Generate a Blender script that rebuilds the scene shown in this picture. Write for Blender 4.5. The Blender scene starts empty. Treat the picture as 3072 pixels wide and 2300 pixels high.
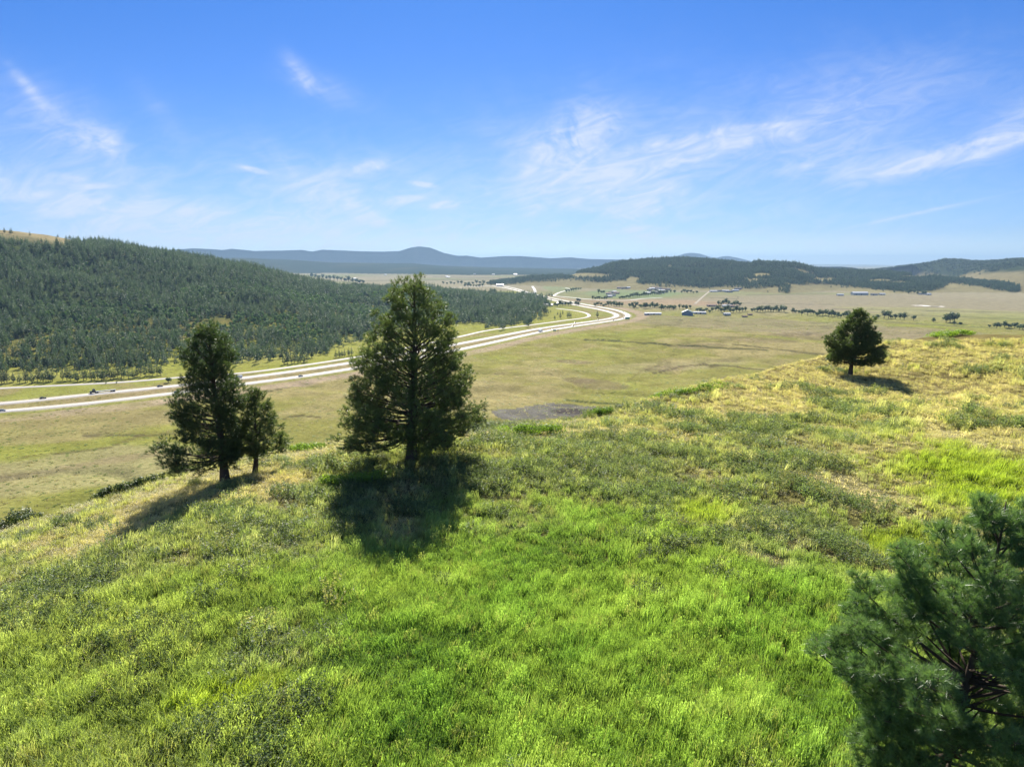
import bpy, math, random
import numpy as np
R = math.radians
PI = math.pi
sc = bpy.context.scene
col = sc.collection
rng = np.random.default_rng(11)
random.seed(5)

# ------------------------------------------------------------------ camera, world, sun, exposure
CZ = 105.0                      # camera height over the valley floor
PITCH = R(10.0)
FPX = 2048.0                    # focal length in photo pixels (3072 wide)
cam_d = bpy.data.cameras.new('camera')
cam = bpy.data.objects.new('camera', cam_d); col.objects.link(cam)
cam.location = (0, 0, CZ)
cam.rotation_euler = (R(90) - PITCH, 0, 0)
cam_d.sensor_width = 36.0
cam_d.lens = 36.0 * FPX / 3072.0
cam_d.clip_start = 0.1
cam_d.clip_end = 120000
sc.camera = cam

SUN_EL = R(38.0); SUN_AZ = R(-3.0)       # azimuth from +Y towards +X
sun_d = bpy.data.lights.new('sun', 'SUN')
sun_d.energy = 4.6; sun_d.angle = R(0.53); sun_d.color = (1.0, 0.94, 0.83)
sun = bpy.data.objects.new('sun', sun_d); col.objects.link(sun)
sun.rotation_euler = (R(90) - SUN_EL, 0, -SUN_AZ + PI)
sun.location = (0, 0, 300)

sc.render.engine = 'CYCLES'
sc.view_settings.view_transform = 'Standard'
sc.view_settings.look = 'None'
sc.view_settings.exposure = 1.4
sc.view_settings.gamma = 1.0
sc.cycles.use_denoising = True
sc.cycles.max_bounces = 6
sc.cycles.diffuse_bounces = 3
sc.cycles.glossy_bounces = 2
sc.cycles.transmission_bounces = 3
sc.cycles.volume_bounces = 0
sc.cycles.transparent_max_bounces = 6
sc.cycles.caustics_reflective = False
sc.cycles.caustics_refractive = False
sc.cycles.sample_clamp_indirect = 4.0

def ray(px, py):
    x = np.asarray(px, float) - 1536.0
    v = np.asarray(py, float) - 1150.0
    return x, FPX*math.cos(PITCH) - v*math.sin(PITCH), -(v*math.cos(PITCH) + FPX*math.sin(PITCH))
def at_y(px, py, Y):
    x, f, z = ray(px, py)
    return x/f*Y, Y + 0*x, z/f*Y + CZ
def on_z(px, py, z0=0.0):
    x, f, z = ray(px, py)
    t = (z0 - CZ)/z
    return x*t, f*t
def proj(x, y, z):
    """world -> photo pixel"""
    y = np.maximum(y, 0.5); dz = z - CZ
    fwd = y*math.cos(PITCH) - dz*math.sin(PITCH)
    up = y*math.sin(PITCH) + dz*math.cos(PITCH)
    return 1536 + FPX*x/fwd, 1150 - FPX*up/fwd

# ---- world: Nishita sky plus thin cirrus laid out by direction
world = bpy.data.worlds.new('World'); sc.world = world; world.use_nodes = True
wt = world.node_tree; wt.nodes.clear()
W = wt.nodes.new
def lk(t, a, b): t.links.new(a, b)
class NT:
    """small helper to write node maths"""
    def __init__(s, tree): s.t = tree
    def n(s, kind, **kw):
        nd = s.t.nodes.new(kind)
        for k, v in kw.items(): setattr(nd, k, v)
        return nd
    def put(s, sock, v):
        if isinstance(v, bpy.types.NodeSocket): s.t.links.new(v, sock)
        elif v is not None: sock.default_value = v
    def m(s, op, a, b=None, c=None, clamp=False):
        nd = s.n('ShaderNodeMath', operation=op, use_clamp=clamp)
        s.put(nd.inputs[0], a)
        if b is not None: s.put(nd.inputs[1], b)
        if c is not None: s.put(nd.inputs[2], c)
        return nd.outputs[0]
    def mix(s, f, a, b, blend='MIX'):
        nd = s.n('ShaderNodeMix', data_type='RGBA', blend_type=blend)
        s.put(nd.inputs[0], f)
        s.put(nd.inputs[6], a if isinstance(a, bpy.types.NodeSocket) else (*a, 1)[:4])
        s.put(nd.inputs[7], b if isinstance(b, bpy.types.NodeSocket) else (*b, 1)[:4])
        return nd.outputs[2]
    def noise(s, vec, scale, detail=4, rough=0.55, dist=0.0):
        nd = s.n('ShaderNodeTexNoise')
        if vec is not None: s.put(nd.inputs['Vector'], vec)
        nd.inputs['Scale'].default_value = scale; nd.inputs['Detail'].default_value = detail
        nd.inputs['Roughness'].default_value = rough; nd.inputs['Distortion'].default_value = dist
        return nd.outputs['Fac']
    def ramp(s, f, a, b, lo=0.0, hi=1.0, smooth=True):
        nd = s.n('ShaderNodeMapRange', interpolation_type='SMOOTHSTEP' if smooth else 'LINEAR')
        s.put(nd.inputs[0], f); nd.inputs[1].default_value = a; nd.inputs[2].default_value = b
        nd.inputs[3].default_value = lo; nd.inputs[4].default_value = hi
        return nd.outputs[0]
g = NT(wt)
sky = g.n('ShaderNodeTexSky', sky_type='NISHITA', sun_disc=False)
sky.sun_elevation = SUN_EL; sky.sun_rotation = SUN_AZ
sky.altitude = 1100; sky.air_density = 1.0; sky.dust_density = 0.25; sky.ozone_density = 3.0
tc = g.n('ShaderNodeTexCoord')
sep = g.n('ShaderNodeSeparateXYZ'); lk(wt, tc.outputs['Generated'], sep.inputs[0])
yc = g.m('MAXIMUM', sep.outputs[1], 0.12)
U = g.m('DIVIDE', sep.outputs[0], yc); V = g.m('DIVIDE', sep.outputs[2], yc)
def uv_of(px, py):
    x, f, z = ray(px, py); return float(x/f), float(z/f)
cmb = g.n('ShaderNodeCombineXYZ'); lk(wt, U, cmb.inputs[0]); lk(wt, V, cmb.inputs[1])
# streaky noise fields
def streak(ang, sx, sy, scale, detail, dist):
    mp = g.n('ShaderNodeMapping'); lk(wt, cmb.outputs[0], mp.inputs[0])
    mp.inputs['Rotation'].default_value = (0, 0, -R(ang)); 
    mp2 = g.n('ShaderNodeMapping'); lk(wt, mp.outputs[0], mp2.inputs[0]); mp2.inputs['Scale'].default_value = (sx, sy, 1)
    return g.noise(mp2.outputs[0], scale, detail, 0.62, dist)
sA = streak(14, 1.0, 2.7, 6.0, 10, 1.1)
sB = streak(-35, 1.0, 1.9, 8.0, 10, 1.3)
sC = streak(2, 1.0, 4.5, 3.0, 8, 0.6)
def wisp(px, py, lx, ly, ang, strength, src, lo=0.30, hi=0.66):
    u0, v0 = uv_of(px, py)
    a = R(ang); ca, sa = math.cos(a), math.sin(a)
    du = g.m('SUBTRACT', U, u0); dv = g.m('SUBTRACT', V, v0)
    p = g.m('ADD', g.m('MULTIPLY', du, ca), g.m('MULTIPLY', dv, sa))
    q = g.m('SUBTRACT', g.m('MULTIPLY', dv, ca), g.m('MULTIPLY', du, sa))
    # the outline itself is pushed about by the noise so no ellipse shows
    q = g.m('ADD', q, g.m('MULTIPLY', g.m('SUBTRACT', sB, 0.5), ly*1.3/FPX))
    d = g.m('ADD', g.m('POWER', g.m('MULTIPLY', p, FPX/lx), 2.0), g.m('POWER', g.m('ABSOLUTE', g.m('MULTIPLY', q, FPX/ly)), 2.0))
    fall = g.m('POWER', 2.718, g.m('MULTIPLY', d, -1.0))
    return g.m('MULTIPLY', g.m('MULTIPLY', fall, g.ramp(src, lo, hi)), strength*1.35)
wisps = [
 (1536, 640, 1700, 150, 0, 0.30, sC, 0.0, 0.8), (1900, 430, 900, 170, 8, 0.22, sC, 0.1, 0.8), (400, 560, 700, 150, -4, 0.28, sC, 0.1, 0.8), (2600, 420, 500, 150, 14, 0.22, sC, 0.1, 0.8),
 (1960, 520, 420, 110, 10, 0.35, sA, 0.2, 0.75), (120, 420, 300, 120, -30, 0.22, sC, 0.1, 0.8), (960, 600, 260, 90, -10, 0.3, sA, 0.2, 0.75),
 (1850, 480, 260, 90, 8, 0.35, sB, 0.2, 0.75), (1830, 503, 230, 30, 14, 0.85, sA, 0.2, 0.65), (2060, 455, 170, 30, 14, 0.75, sA, 0.2, 0.65), (2250, 408, 110, 30, 10, 0.6, sA, 0.25, 0.65),
 (1690, 450, 60, 130, -28, 0.95, sB, 0.3, 0.65), (1765, 395, 90, 50, 30, 0.85, sB, 0.3, 0.65), (1640, 530, 60, 80, 10, 0.5, sB, 0.3, 0.65),
 (1900, 600, 90, 80, 40, 1.0, sB, 0.3, 0.62), (1890, 640, 30, 50, 10, 0.5, sB, 0.3, 0.62), (1690, 597, 60, 18, -14, 0.6, sA, 0.25, 0.6), (1530, 420, 110, 40, 5, 0.3, sA, 0.3, 0.7),
 (2430, 480, 100, 18, 20, 0.5, sA, 0.25, 0.65), (2930, 448, 260, 22, 14, 1.0, sA, 0.15, 0.6), (2700, 490, 260, 36, 6, 0.4, sA, 0.25, 0.7),
 (3050, 360, 140, 40, 25, 0.35, sA, 0.2, 0.65), (2500, 350, 180, 80, 20, 0.22, sB, 0.25, 0.7), (2700, 240, 300, 60, 20, 0.14, sA, 0.2, 0.7),
 (85, 262, 60, 16, -50, 0.5, sB, 0.2, 0.6), (200, 365, 150, 60, -35, 0.3, sB, 0.25, 0.65), (305, 420, 55, 36, -20, 0.7, sB, 0.2, 0.6),
 (60, 570, 240, 50, -12, 0.65, sA, 0.2, 0.65), (265, 550, 90, 13, -14, 0.6, sA, 0.2, 0.6), (450, 630, 300, 40, -6, 0.4, sA, 0.2, 0.65), (650, 665, 80, 30, -20, 0.45, sB, 0.2, 0.6),
 (900, 215, 60, 22, -48, 0.38, sB, 0.2, 0.6), (970, 262, 110, 36, -20, 0.24, sB, 0.2, 0.65), (480, 330, 90, 30, -50, 0.14, sB, 0.2, 0.65),
 (1100, 503, 60, 15, 14, 0.7, sA, 0.15, 0.55), (975, 545, 70, 30, 40, 0.4, sB, 0.2, 0.6), (1085, 640, 90, 20, -26, 0.75, sB, 0.15, 0.55), (1000, 600, 140, 40, -20, 0.2, sA, 0.2, 0.65),
 (1222, 598, 50, 11, 8, 0.7, sA, 0.15, 0.5), (1335, 614, 36, 8, 6, 1.0, sA, 0.0, 0.4), (1270, 554, 34, 6, -8, 0.8, sA, 0.1, 0.5), (765, 510, 38, 7, -12, 0.9, sA, 0.0, 0.45),
 (1000, 722, 900, 36, 0, 0.55, sC, 0.15, 0.75), (2100, 730, 900, 34, 0, 0.45, sC, 0.15, 0.75), (600, 690, 500, 50, 0, 0.4, sC, 0.15, 0.75), (2750, 640, 190, 5, 12, 0.4, sA, 0.1, 0.5)]
tot = None
for w_ in wisps:
    o = wisp(*w_)
    tot = o if tot is None else g.m('ADD', tot, o)
fib = g.ramp(streak(15, 1.0, 3.2, 11.0, 10, 2.0), 0.30, 0.70, 0.0, 0.55)
tot = g.m('MULTIPLY', g.m('MULTIPLY', g.m('MINIMUM', tot, 0.95), g.m('ADD', fib, 0.38), clamp=True), g.ramp(V, -0.02, 0.03), clamp=True)
skyt = g.mix(g.ramp(V, 0.0, 0.34, smooth=False), (0.45, 0.585, 0.90), (0.245, 0.515, 0.93))
skyt = g.mix(g.ramp(V, 0.05, 0.0), skyt, (0.70, 0.84, 1.12))
skyt = g.mix(g.ramp(V, 0.5, 1.2), skyt, (0.95, 1.0, 1.15))
skyc = g.mix(1.0, sky.outputs[0], skyt, 'MULTIPLY')
cloudc = g.mix(tot, skyc, (6.0, 6.5, 7.5))
bg = g.n('ShaderNodeBackground'); lk(wt, cloudc, bg.inputs[0]); bg.inputs[1].default_value = 0.05
wo = g.n('ShaderNodeOutputWorld'); lk(wt, bg.outputs[0], wo.inputs[0])

# ------------------------------------------------------------------ noise and height field
def _h(ix, iy, s):
    n = (ix.astype(np.int64)*374761393 + iy.astype(np.int64)*668265263 + s*1442695041) & 0xffffffff
    n = ((n ^ (n >> 13))*1274126177) & 0xffffffff
    n = (n ^ (n >> 16)) & 0xffffff
    return n/float(0xffffff)
def vn(x, y, s=0):
    x = np.asarray(x, float); y = np.asarray(y, float)
    ix = np.floor(x); iy = np.floor(y); fx = x-ix; fy = y-iy
    fx = fx*fx*fx*(fx*(fx*6-15)+10); fy = fy*fy*fy*(fy*(fy*6-15)+10)
    a = _h(ix, iy, s); b = _h(ix+1, iy, s); c = _h(ix, iy+1, s); d = _h(ix+1, iy+1, s)
    return (a*(1-fx)+b*fx)*(1-fy) + (c*(1-fx)+d*fx)*fy
def fbm(x, y, s=0, o=4, rough=0.5):
    v = 0; a = 1; t = 0
    ca, sa = math.cos(0.7), math.sin(0.7)
    for i in range(o):
        v = v + a*(vn(x, y, s+i*17) - 0.5); t += a; a *= rough
        x, y = (x*ca - y*sa)*2.03 + 5.2, (x*sa + y*ca)*2.03 + 1.3
    return v/t*2
def ss(a, b, x):
    t = np.clip((x-a)/(b-a), 0, 1); return t*t*(3-2*t)

# foreground hill: thin plate spline through points read off the photograph
hp = []
for px, py, Y in [(1238,1405,38),(1130,1690,24.5),(673,1460,39),(350,1660,27.6),(764,1434,41),(2553,1122,73),(2747,1176,63.7),
                  (1287,1345,44),(1536,2300,13.7),(0,2300,14.9),(3072,2300,14.0),(3072,1300,41.5),
                  (0,1605,38),(500,1440,44),(640,1402,47),(1000,1332,52),(1450,1292,56),(1750,1262,60),(2000,1185,66),
                  (2300,1115,75),(2560,1056,86),(2750,1016,92),(2830,1000,95),(3072,1006,88)]:
    x, y, z = at_y(px, py, Y); hp.append((float(x), float(y), float(z)))
for q in [(0,-25,CZ-11.4),(-35,-25,CZ-14.5),(40,-25,CZ-10.5),(0,3,CZ-11.2)]: hp.append(q)
hp = np.array(hp)
def _U(r2): return np.where(r2 > 1e-9, r2*np.log(np.maximum(r2, 1e-9)), 0)
def tps_fit(P, lam=2.0):
    n = len(P); d2 = ((P[:, None, :2]-P[None, :, :2])**2).sum(-1)
    A = np.zeros((n+3, n+3)); A[:n, :n] = _U(d2) + lam*np.eye(n)
    A[:n, n] = 1; A[:n, n+1:] = P[:, :2]; A[n, :n] = 1; A[n+1:, :n] = P[:, :2].T
    return np.linalg.solve(A, np.r_[P[:, 2], 0, 0, 0])
_w = tps_fit(hp)
def tps(x, y):
    sh = np.shape(x); x = np.ravel(x); y = np.ravel(y)
    v = _w[len(hp)] + _w[len(hp)+1]*x + _w[len(hp)+2]*y
    for i, p in enumerate(hp): v = v + _w[i]*_U((x-p[0])**2+(y-p[1])**2)
    return v.reshape(sh)
cr = []
for px, py, Y in [(0,1605,38),(250,1520,41),(500,1440,44),(640,1402,47),(820,1362,49.5),(1000,1332,52),(1220,1306,54),(1450,1292,56),(1600,1280,58),(1750,1262,60),
                  (1880,1220,63),(2000,1185,66),(2150,1143,70),(2300,1115,75),(2420,1080,80),(2560,1056,86),(2660,1030,89),(2750,1016,92),(2830,1002,95),(2950,1004,92),(3072,1006,88)]:
    x, y, z = at_y(px, py, Y); cr.append((math.atan2(x, y), math.hypot(x, y), float(z)))
cr = np.array(cr)
c_az = np.r_[-PI, -1.6, -0.85, cr[:, 0], 0.85, 1.6, PI]
c_r = np.r_[45, 45, 47, cr[:, 1], 105, 90, 45]
c_z = np.r_[92, 90, 88.5, cr[:, 2], 97, 96, 92]
def crest(az): return np.interp(az, c_az, c_r), np.interp(az, c_az, c_z)
def hill_z(x, y):
    r = np.hypot(x, y); az = np.arctan2(x, y)
    rc, zc = crest(az)
    k = rc/np.maximum(r, 1e-6)
    inside = r < rc
    xc, yc_ = np.where(inside, x, x*k), np.where(inside, y, y*k)
    F = tps(xc, yc_)
    Fc = tps(x*k, y*k)
    F = F + (zc - Fc)*np.clip(r/rc, 0, 1)**4
    d = np.maximum(r - rc, 0)
    s = (CZ - zc)/rc
    fall = s*1.05*d + 0.5*(d - 9*(1-np.exp(-d/9)))
    z = np.where(inside, F, zc - fall)
    z = z + 0.22*fbm(x/3.0, y/3.0, 3, 3) + 0.5*fbm(x/14., y/14., 8, 2)*ss(0, 8, np.abs(r-rc)+1)
    return z

# ridges: (base pixel list on the floor, crest list px,py,r)
def mk_ridge(base, crest_, back, shape=0.9):
    bx, by = on_z(np.array([b[0] for b in base]), np.array([b[1] for b in base]))
    baz = np.arctan2(bx, by); br = np.hypot(bx, by)
    caz = []; crr = []; czz = []
    for px, py, rr in crest_:
        x, f, z = ray(px, py); hr = math.hypot(x, f)
        caz.append(math.atan2(x, f)); crr.append(rr); czz.append(CZ + z/hr*rr)
    return dict(baz=baz, br=br, caz=np.array(caz), cr=np.array(crr), cz=np.array(czz), back=back, shape=shape)
def ridge_z(rd, x, y, rough=0.10, seed=1, wl=160.):
    r = np.hypot(x, y); az = np.arctan2(x, y)
    rb = np.interp(az, rd['baz'], rd['br']); rc = np.interp(az, rd['caz'], rd['cr'])
    zc = np.interp(az, rd['caz'], rd['cz'], left=rd.get('zl', rd['cz'][0]), right=rd.get('zr', rd['cz'][-1]))
    zc = zc*ss(rd['caz'][0]-0.6, rd['caz'][0]-0.05, az) if rd.get('endl', False) else zc
    u = np.clip((r-rb)/np.maximum(rc-rb, 1), 0, 1)
    p = (u**1.25)*(1-u) + (1-(1-u)**2)*u
    p = p*(1 + rough*(1-u)*3*np.minimum(u*4, 1)*fbm(x/wl, y/wl, seed, 4))
    v = np.clip((r-rc)/rd['back'], 0, 1)
    p = np.where(r > rc, 1 - ss(0, 1, v), p)
    return np.maximum(zc, 0)*p
left_hill = mk_ridge([(-900,1180),(-300,1155),(0,1128),(400,1104),(727,1076),(870,1064),(982,1050),(1050,1028),(1370,976),(1626,952),(1700,940)],
    [(-1500,700,1900),(-600,668,2150),(-200,680,2150),(0,696,2100),(145,709,2080),(232,724,2050),(290,734,2030),(362,743,2000),(449,759,2000),(565,772,2000),(688,797,2000),(768,808,1980),
     (816,824,1950),(899,840,1930),(966,858,1900),(1032,871,1900),(1165,874,1900),(1314,879,1850),(1379,889,1800),(1452,910,1650),(1553,932,1450),(1626,943,1380),(1700,960,1300)], 900)
right_ridge = mk_ridge([(1480,856),(1585,858),(1750,868),(1927,874),(2063,872),(2198,876),(2361,884),(2500,874),(2689,884),(2850,880),(3100,880),(3400,880)],
    [(1480,848,3400),(1585,833,3600),(1650,829,3700),(1711,826,3800),(1743,814,3800),(1794,804,3850),(1838,788,3900),(1901,781,3900),(2003,774,3900),(2063,775,3900),(2144,782,3900),(2200,789,3900),
     (2247,797,3850),(2274,790,3850),(2334,791,3850),(2388,795,3850),(2456,811,3800),(2580,814,3800),(2662,817,3800),(2743,826,3700),(2852,836,3600),(2950,846,3500),(3100,858,3400),(3400,868,3200)], 900)
right_hills = mk_ridge([(2560,828),(2700,834),(2850,842),(2950,866),(3072,884),(3400,900)],
    [(2560,815,5200),(2662,806,5400),(2702,800,5500),(2743,795,5500),(2792,788,5600),(2833,778,5600),(2879,779,5600),(2919,784,5600),(2987,783,5500),(3028,779,5500),(3072,778,5500),(3500,760,5500)], 2000)
low_hills = mk_ridge([(2250,806),(2600,820),(2700,820)],
    [(2260,800,7000),(2330,790,7000),(2361,785,7000),(2388,792,7000),(2440,800,7000),(2490,800,7000),(2526,800,7000),(2567,804,7000),(2600,812,7000),(2650,820,7000)], 2200)
mid_mtn = mk_ridge([(300,826),(700,822),(1000,820),(1400,828),(1700,828),(1900,826)],
    [(-400,770,9000),(500,772,9000),(700,774,9000),(860,778,9000),(1000,788,9000),(1130,790,9000),(1240,790,9000),(1330,797,9000),(1500,803,9000),(1700,806,9000),(1850,812,9000),(1950,822,9000)], 3000)
far_mtn = mk_ridge([(0,806),(1000,806),(2000,806),(2400,803)],
    [(-1500,740,13000),(0,755,13000),(450,752,13000),(518,749,13000),(580,745,13000),(634,747,13000),(670,750,13000),(695,746,13000),(766,753,13000),(840,752,13000),(906,750,13000),(936,755,13000),(966,749,13000),
     (1015,751,13000),(1080,754,13000),(1148,755,13000),(1198,753,13000),(1231,743,13000),(1258,739,13000),(1291,743,13000),(1331,759,13000),(1374,768,13000),(1400,767,13000),(1442,773,13000),
     (1515,768,13000),(1563,768,13000),(1654,775,13000),(1711,772,13000),(1768,777,13000),(1900,780,13000),(1980,788,13000),(2060,800,13000),(2200,806,13000)], 6000)
twin = mk_ridge([(1950,800),(2300,800)],
    [(1960,800,17000),(1995,783,17000),(2022,771,17000),(2052,761,17000),(2073,758,17000),(2100,761,17000),(2125,769,17000),(2147,774,17000),(2166,769,17000),(2185,768,17000),(2212,773,17000),(2260,785,17000),(2310,797,17000),(2330,802,17000)], 6000)
plateau = mk_ridge([(-500,799),(3600,799)], [(-500,793,27000),(2200,793,27000),(2472,793,27000),(2600,794,27000),(2700,796,27000),(3600,795,27000)], 8000)

# ---- roads (polylines in plan)
def road_pts(lst, n=10):
    P = np.array([on_z(a, b) for a, b in lst], float)
    out = []
    for i in range(len(P)-1):
        p0 = P[max(i-1, 0)]; p1 = P[i]; p2 = P[i+1]; p3 = P[min(i+2, len(P)-1)]
        a = np.linalg.norm(p2-p1)
        m1 = (p2-p0)/max(np.linalg.norm(p2-p0), 1e-6)*a; m2 = (p3-p1)/max(np.linalg.norm(p3-p1), 1e-6)*a
        for k in range(n):
            t = k/n; t2 = t*t; t3 = t2*t
            out.append((2*t3-3*t2+1)*p1 + (t3-2*t2+t)*m1 + (-2*t3+3*t2)*p2 + (t3-t2)*m2)
    out.append(P[-1])
    out = np.array(out)
    for _ in range(3):
        out[1:-1] = 0.25*out[:-2] + 0.5*out[1:-1] + 0.25*out[2:]
    return out
RA = road_pts([(-420,1262),(0,1234),(254,1211),(558,1175),(725,1153),(899,1130),(1042,1108),(1220,1078),(1400,1044),(1616,997),(1715,980),(1838,962),(1872,955),(1884,947),(1872,938),(1838,928),(1759,914),(1680,899),(1604,882),(1547,866),(1500,856)])
RB = road_pts([(-420,1238),(0,1211),(254,1185),(551,1155),(713,1136),(880,1114),(1062,1087),(1220,1060),(1400,1027),(1616,986),(1715,972),(1790,962),(1836,954),(1850,947),(1842,940),(1806,930),(1743,918),(1648,898),(1585,881),(1522,865),(1480,858)])
RF = road_pts([(-420,1184),(0,1165),(362,1147),(533,1133),(710,1121),(866,1102),(1065,1072),(1220,1043),(1379,1010),(1465,991),(1585,976),(1690,962),(1750,954),(1768,947),(1754,938),(1711,930),(1648,924),(1585,919),(1500,908),(1436,898),(1350,888)])
RG = road_pts([(1480,857),(1380,862),(1290,866),(1200,866),(1100,862)])          # the road running left past the town
RH = road_pts([(1604,882),(1605,872),(1598,861),(1585,857),(1520,857)])          # ramp
RI = road_pts([(1660,888),(1700,891),(1760,897),(1830,901),(1880,901),(1930,896),(1985,893)])
RJ = road_pts([(1660,888),(1672,880),(1690,874),(1720,868)])
RK = road_pts([(2085,912),(2105,893),(2128,874),(2135,868)])
RL = road_pts([(1720,868),(1660,858),(1620,855)])
roads = [('highway', RA, 8.6), ('highway', RB, 8.6), ('frontage_road', RF, 5.0), ('town_road', RG, 9.0), ('ramp_road', RH, 9.0), ('valley_road', RI, 8.0), ('valley_road', RJ, 8.0), ('gravel_track', RK, 5.0), ('valley_road', RL, 7.0)]
def dist_poly(x, y, P, step=1):
    """distance to a polyline and the side (+1 when the point lies nearer the camera)"""
    x = np.ravel(x); y = np.ravel(y)
    best = np.full(x.shape, 1e9); side = np.zeros(x.shape)
    Q = P[::step]
    if len(Q) < 2: Q = P
    for a, b in zip(Q[:-1], Q[1:]):
        d = b-a; L2 = d@d + 1e-9
        t = np.clip(((x-a[0])*d[0] + (y-a[1])*d[1])/L2, 0, 1)
        ex = x-(a[0]+t*d[0]); ey = y-(a[1]+t*d[1])
        e = np.hypot(ex, ey); m = e < best
        best = np.where(m, e, best)
        side = np.where(m, np.sign(d[0]*ey - d[1]*ex), side)
    return best, side
def plain_z(x, y, droad=None):
    r = np.hypot(x, y)
    und = 5.0*fbm(x/230., y/230., 21, 3) + 1.0*fbm(x/45., y/45., 25, 3)
    rg = 1 - np.abs(fbm(x/190.+3, y/190., 33, 3))*2.2
    und = und - 3.2*np.clip((rg-0.80)/0.2, 0, 1)**1.5
    amp = ss(250, 330, r)*(1 - 0.9*ss(1400, 2400, r))
    und = und*amp
    und = und + 5*ss(2200, 4000, r)*fbm(x/900., y/900., 41, 3)*(1-ss(12000, 20000, r))
    return und
def parts_z(x, y):
    sh = np.shape(x); x = np.ravel(np.asarray(x, float)); y = np.ravel(np.asarray(y, float))
    r = np.hypot(x, y); az = np.arctan2(x, y)
    pz = plain_z(x, y)
    sel = (r > 350) & (r < 3800) & (np.abs(az) < 1.2)
    dr = np.full(x.shape, 1e9)
    if sel.any():
        for _, P, w in roads:
            d, _s = dist_poly(x[sel], y[sel], P, 3); dr[sel] = np.minimum(dr[sel], d - w/2)
    pz = pz*ss(4, 60, dr)
    lh = ridge_z(left_hill, x, y, 0.16, 5, 150.)*(az > -1.6)*(az < 0.6)
    rr = ridge_z(right_ridge, x, y, 0.35, 9, 420.)*(az > -0.2)*(az < 1.3)*ss(-0.06, 0.02, az)
    rh = ridge_z(right_hills, x, y, 0.45, 13, 700.)*(az > 0.2)*(az < 1.4)
    lo = ridge_z(low_hills, x, y, 0.2, 14, 700.)*(az > 0.2)*ss(0.63, 0.53, az)
    mm = ridge_z(mid_mtn, x, y, 0.3, 15, 900.)*(az > -1.4)*ss(0.26, 0.18, az)
    fm = ridge_z(far_mtn, x, y, 0.3, 16, 1400.)*(az > -1.4)*ss(0.36, 0.30, az)
    tw = ridge_z(twin, x, y, 0.1, 17, 1500.)*ss(0.17, 0.20, az)*ss(0.41, 0.375, az)
    pl = ridge_z(plateau, x, y, 0.05, 18, 3000.)*(np.abs(az) < 1.3)
    hz = np.full(x.shape, -99.)
    s2 = r < 420
    if s2.any(): hz[s2] = hill_z(x[s2], y[s2])
    low = np.stack([lh, rr, rh, lo, mm, fm, tw, pl], 0)
    zz = pz + low.max(0)
    cat = np.where(low.max(0) > 2.0, low.argmax(0)+2, 1)
    k = 6.0   # smooth join between hill foot and floor
    dlt = hz - zz
    top = np.where(dlt > k, hz, np.where(dlt < -k, zz, zz + (dlt+k)**2/(4*k)))
    cat = np.where(dlt > 0, 0, cat)
    return top.reshape(sh), cat.reshape(sh), dr.reshape(sh)
def H(x, y): return parts_z(x, y)[0]

# ------------------------------------------------------------------ mesh + material helpers
def mesh_np(name, V_, F_, uniform=None):
    """V_ (n,3), F_ (m,k) uniform polygons"""
    me = bpy.data.meshes.new(name)
    V_ = np.asarray(V_, np.float32); F_ = np.asarray(F_, np.int32)
    k = F_.shape[1]; m = F_.shape[0]
    me.vertices.add(len(V_)); me.vertices.foreach_set('co', V_.ravel())
    me.loops.add(m*k); me.loops.foreach_set('vertex_index', F_.ravel())
    me.polygons.add(m); me.polygons.foreach_set('loop_start', np.arange(0, m*k, k, dtype=np.int32))
    me.polygons.foreach_set('loop_total', np.full(m, k, np.int32))
    me.update(calc_edges=True); me.validate()
    return me
def attr(me, name, vals, typ='FLOAT', dom='POINT'):
    a = me.attributes.new(name, typ, dom)
    vals = np.asarray(vals, np.float32 if typ != 'INT' else np.int32)
    a.data.foreach_set({'FLOAT': 'value', 'INT': 'value', 'FLOAT_VECTOR': 'vector', 'FLOAT_COLOR': 'color'}[typ], vals.ravel())
def add_obj(name, me, mat=None, parent=None, loc=None):
    o = bpy.data.objects.new(name, me)
    if mat is not None and me is not None and not me.materials: me.materials.append(mat)
    col.objects.link(o)
    if parent is not None: o.parent = parent
    if loc is not None: o.location = loc
    return o
def tag(o, label=None, cat=None, group=None, kind=None):
    if label: o['label'] = label
    if cat: o['category'] = cat
    if group: o['group'] = group
    if kind: o['kind'] = kind
    return o
def empty(name, loc, rz=0.0):
    o = bpy.data.objects.new(name, None); col.objects.link(o); o.location = loc; o.rotation_euler = (0, 0, rz)
    o.empty_display_size = 0.5
    return o
def copy_tree(root, loc, rz=0.0, scale=None, name=None):
    r_ = root.copy(); col.objects.link(r_); r_.location = loc; r_.rotation_euler = (0, 0, rz)
    if scale is not None: r_.scale = scale if hasattr(scale, '__len__') else (scale,)*3
    for ch in list(root.children):
        c = ch.copy(); col.objects.link(c); c.parent = r_
        for gg in ch.children:
            d = gg.copy(); col.objects.link(d); d.parent = c
    return r_
def new_mat(name):
    m = bpy.data.materials.new(name); m.use_nodes = True
    t = m.node_tree; t.nodes.clear(); q = NT(t)
    out = q.n('ShaderNodeOutputMaterial')
    return m, q, out
def bsdf(q, out, base, rough=0.8, spec=0.3, normal=None, metallic=0.0):
    b = q.n('ShaderNodeBsdfPrincipled')
    q.put(b.inputs['Base Color'], base if isinstance(base, bpy.types.NodeSocket) else (*base, 1))
    q.put(b.inputs['Roughness'], rough); b.inputs['Specular IOR Level'].default_value = spec
    b.inputs['Metallic'].default_value = metallic
    if normal is not None: q.put(b.inputs['Normal'], normal)
    lk(q.t, b.outputs[0], out.inputs[0]); return b
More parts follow.
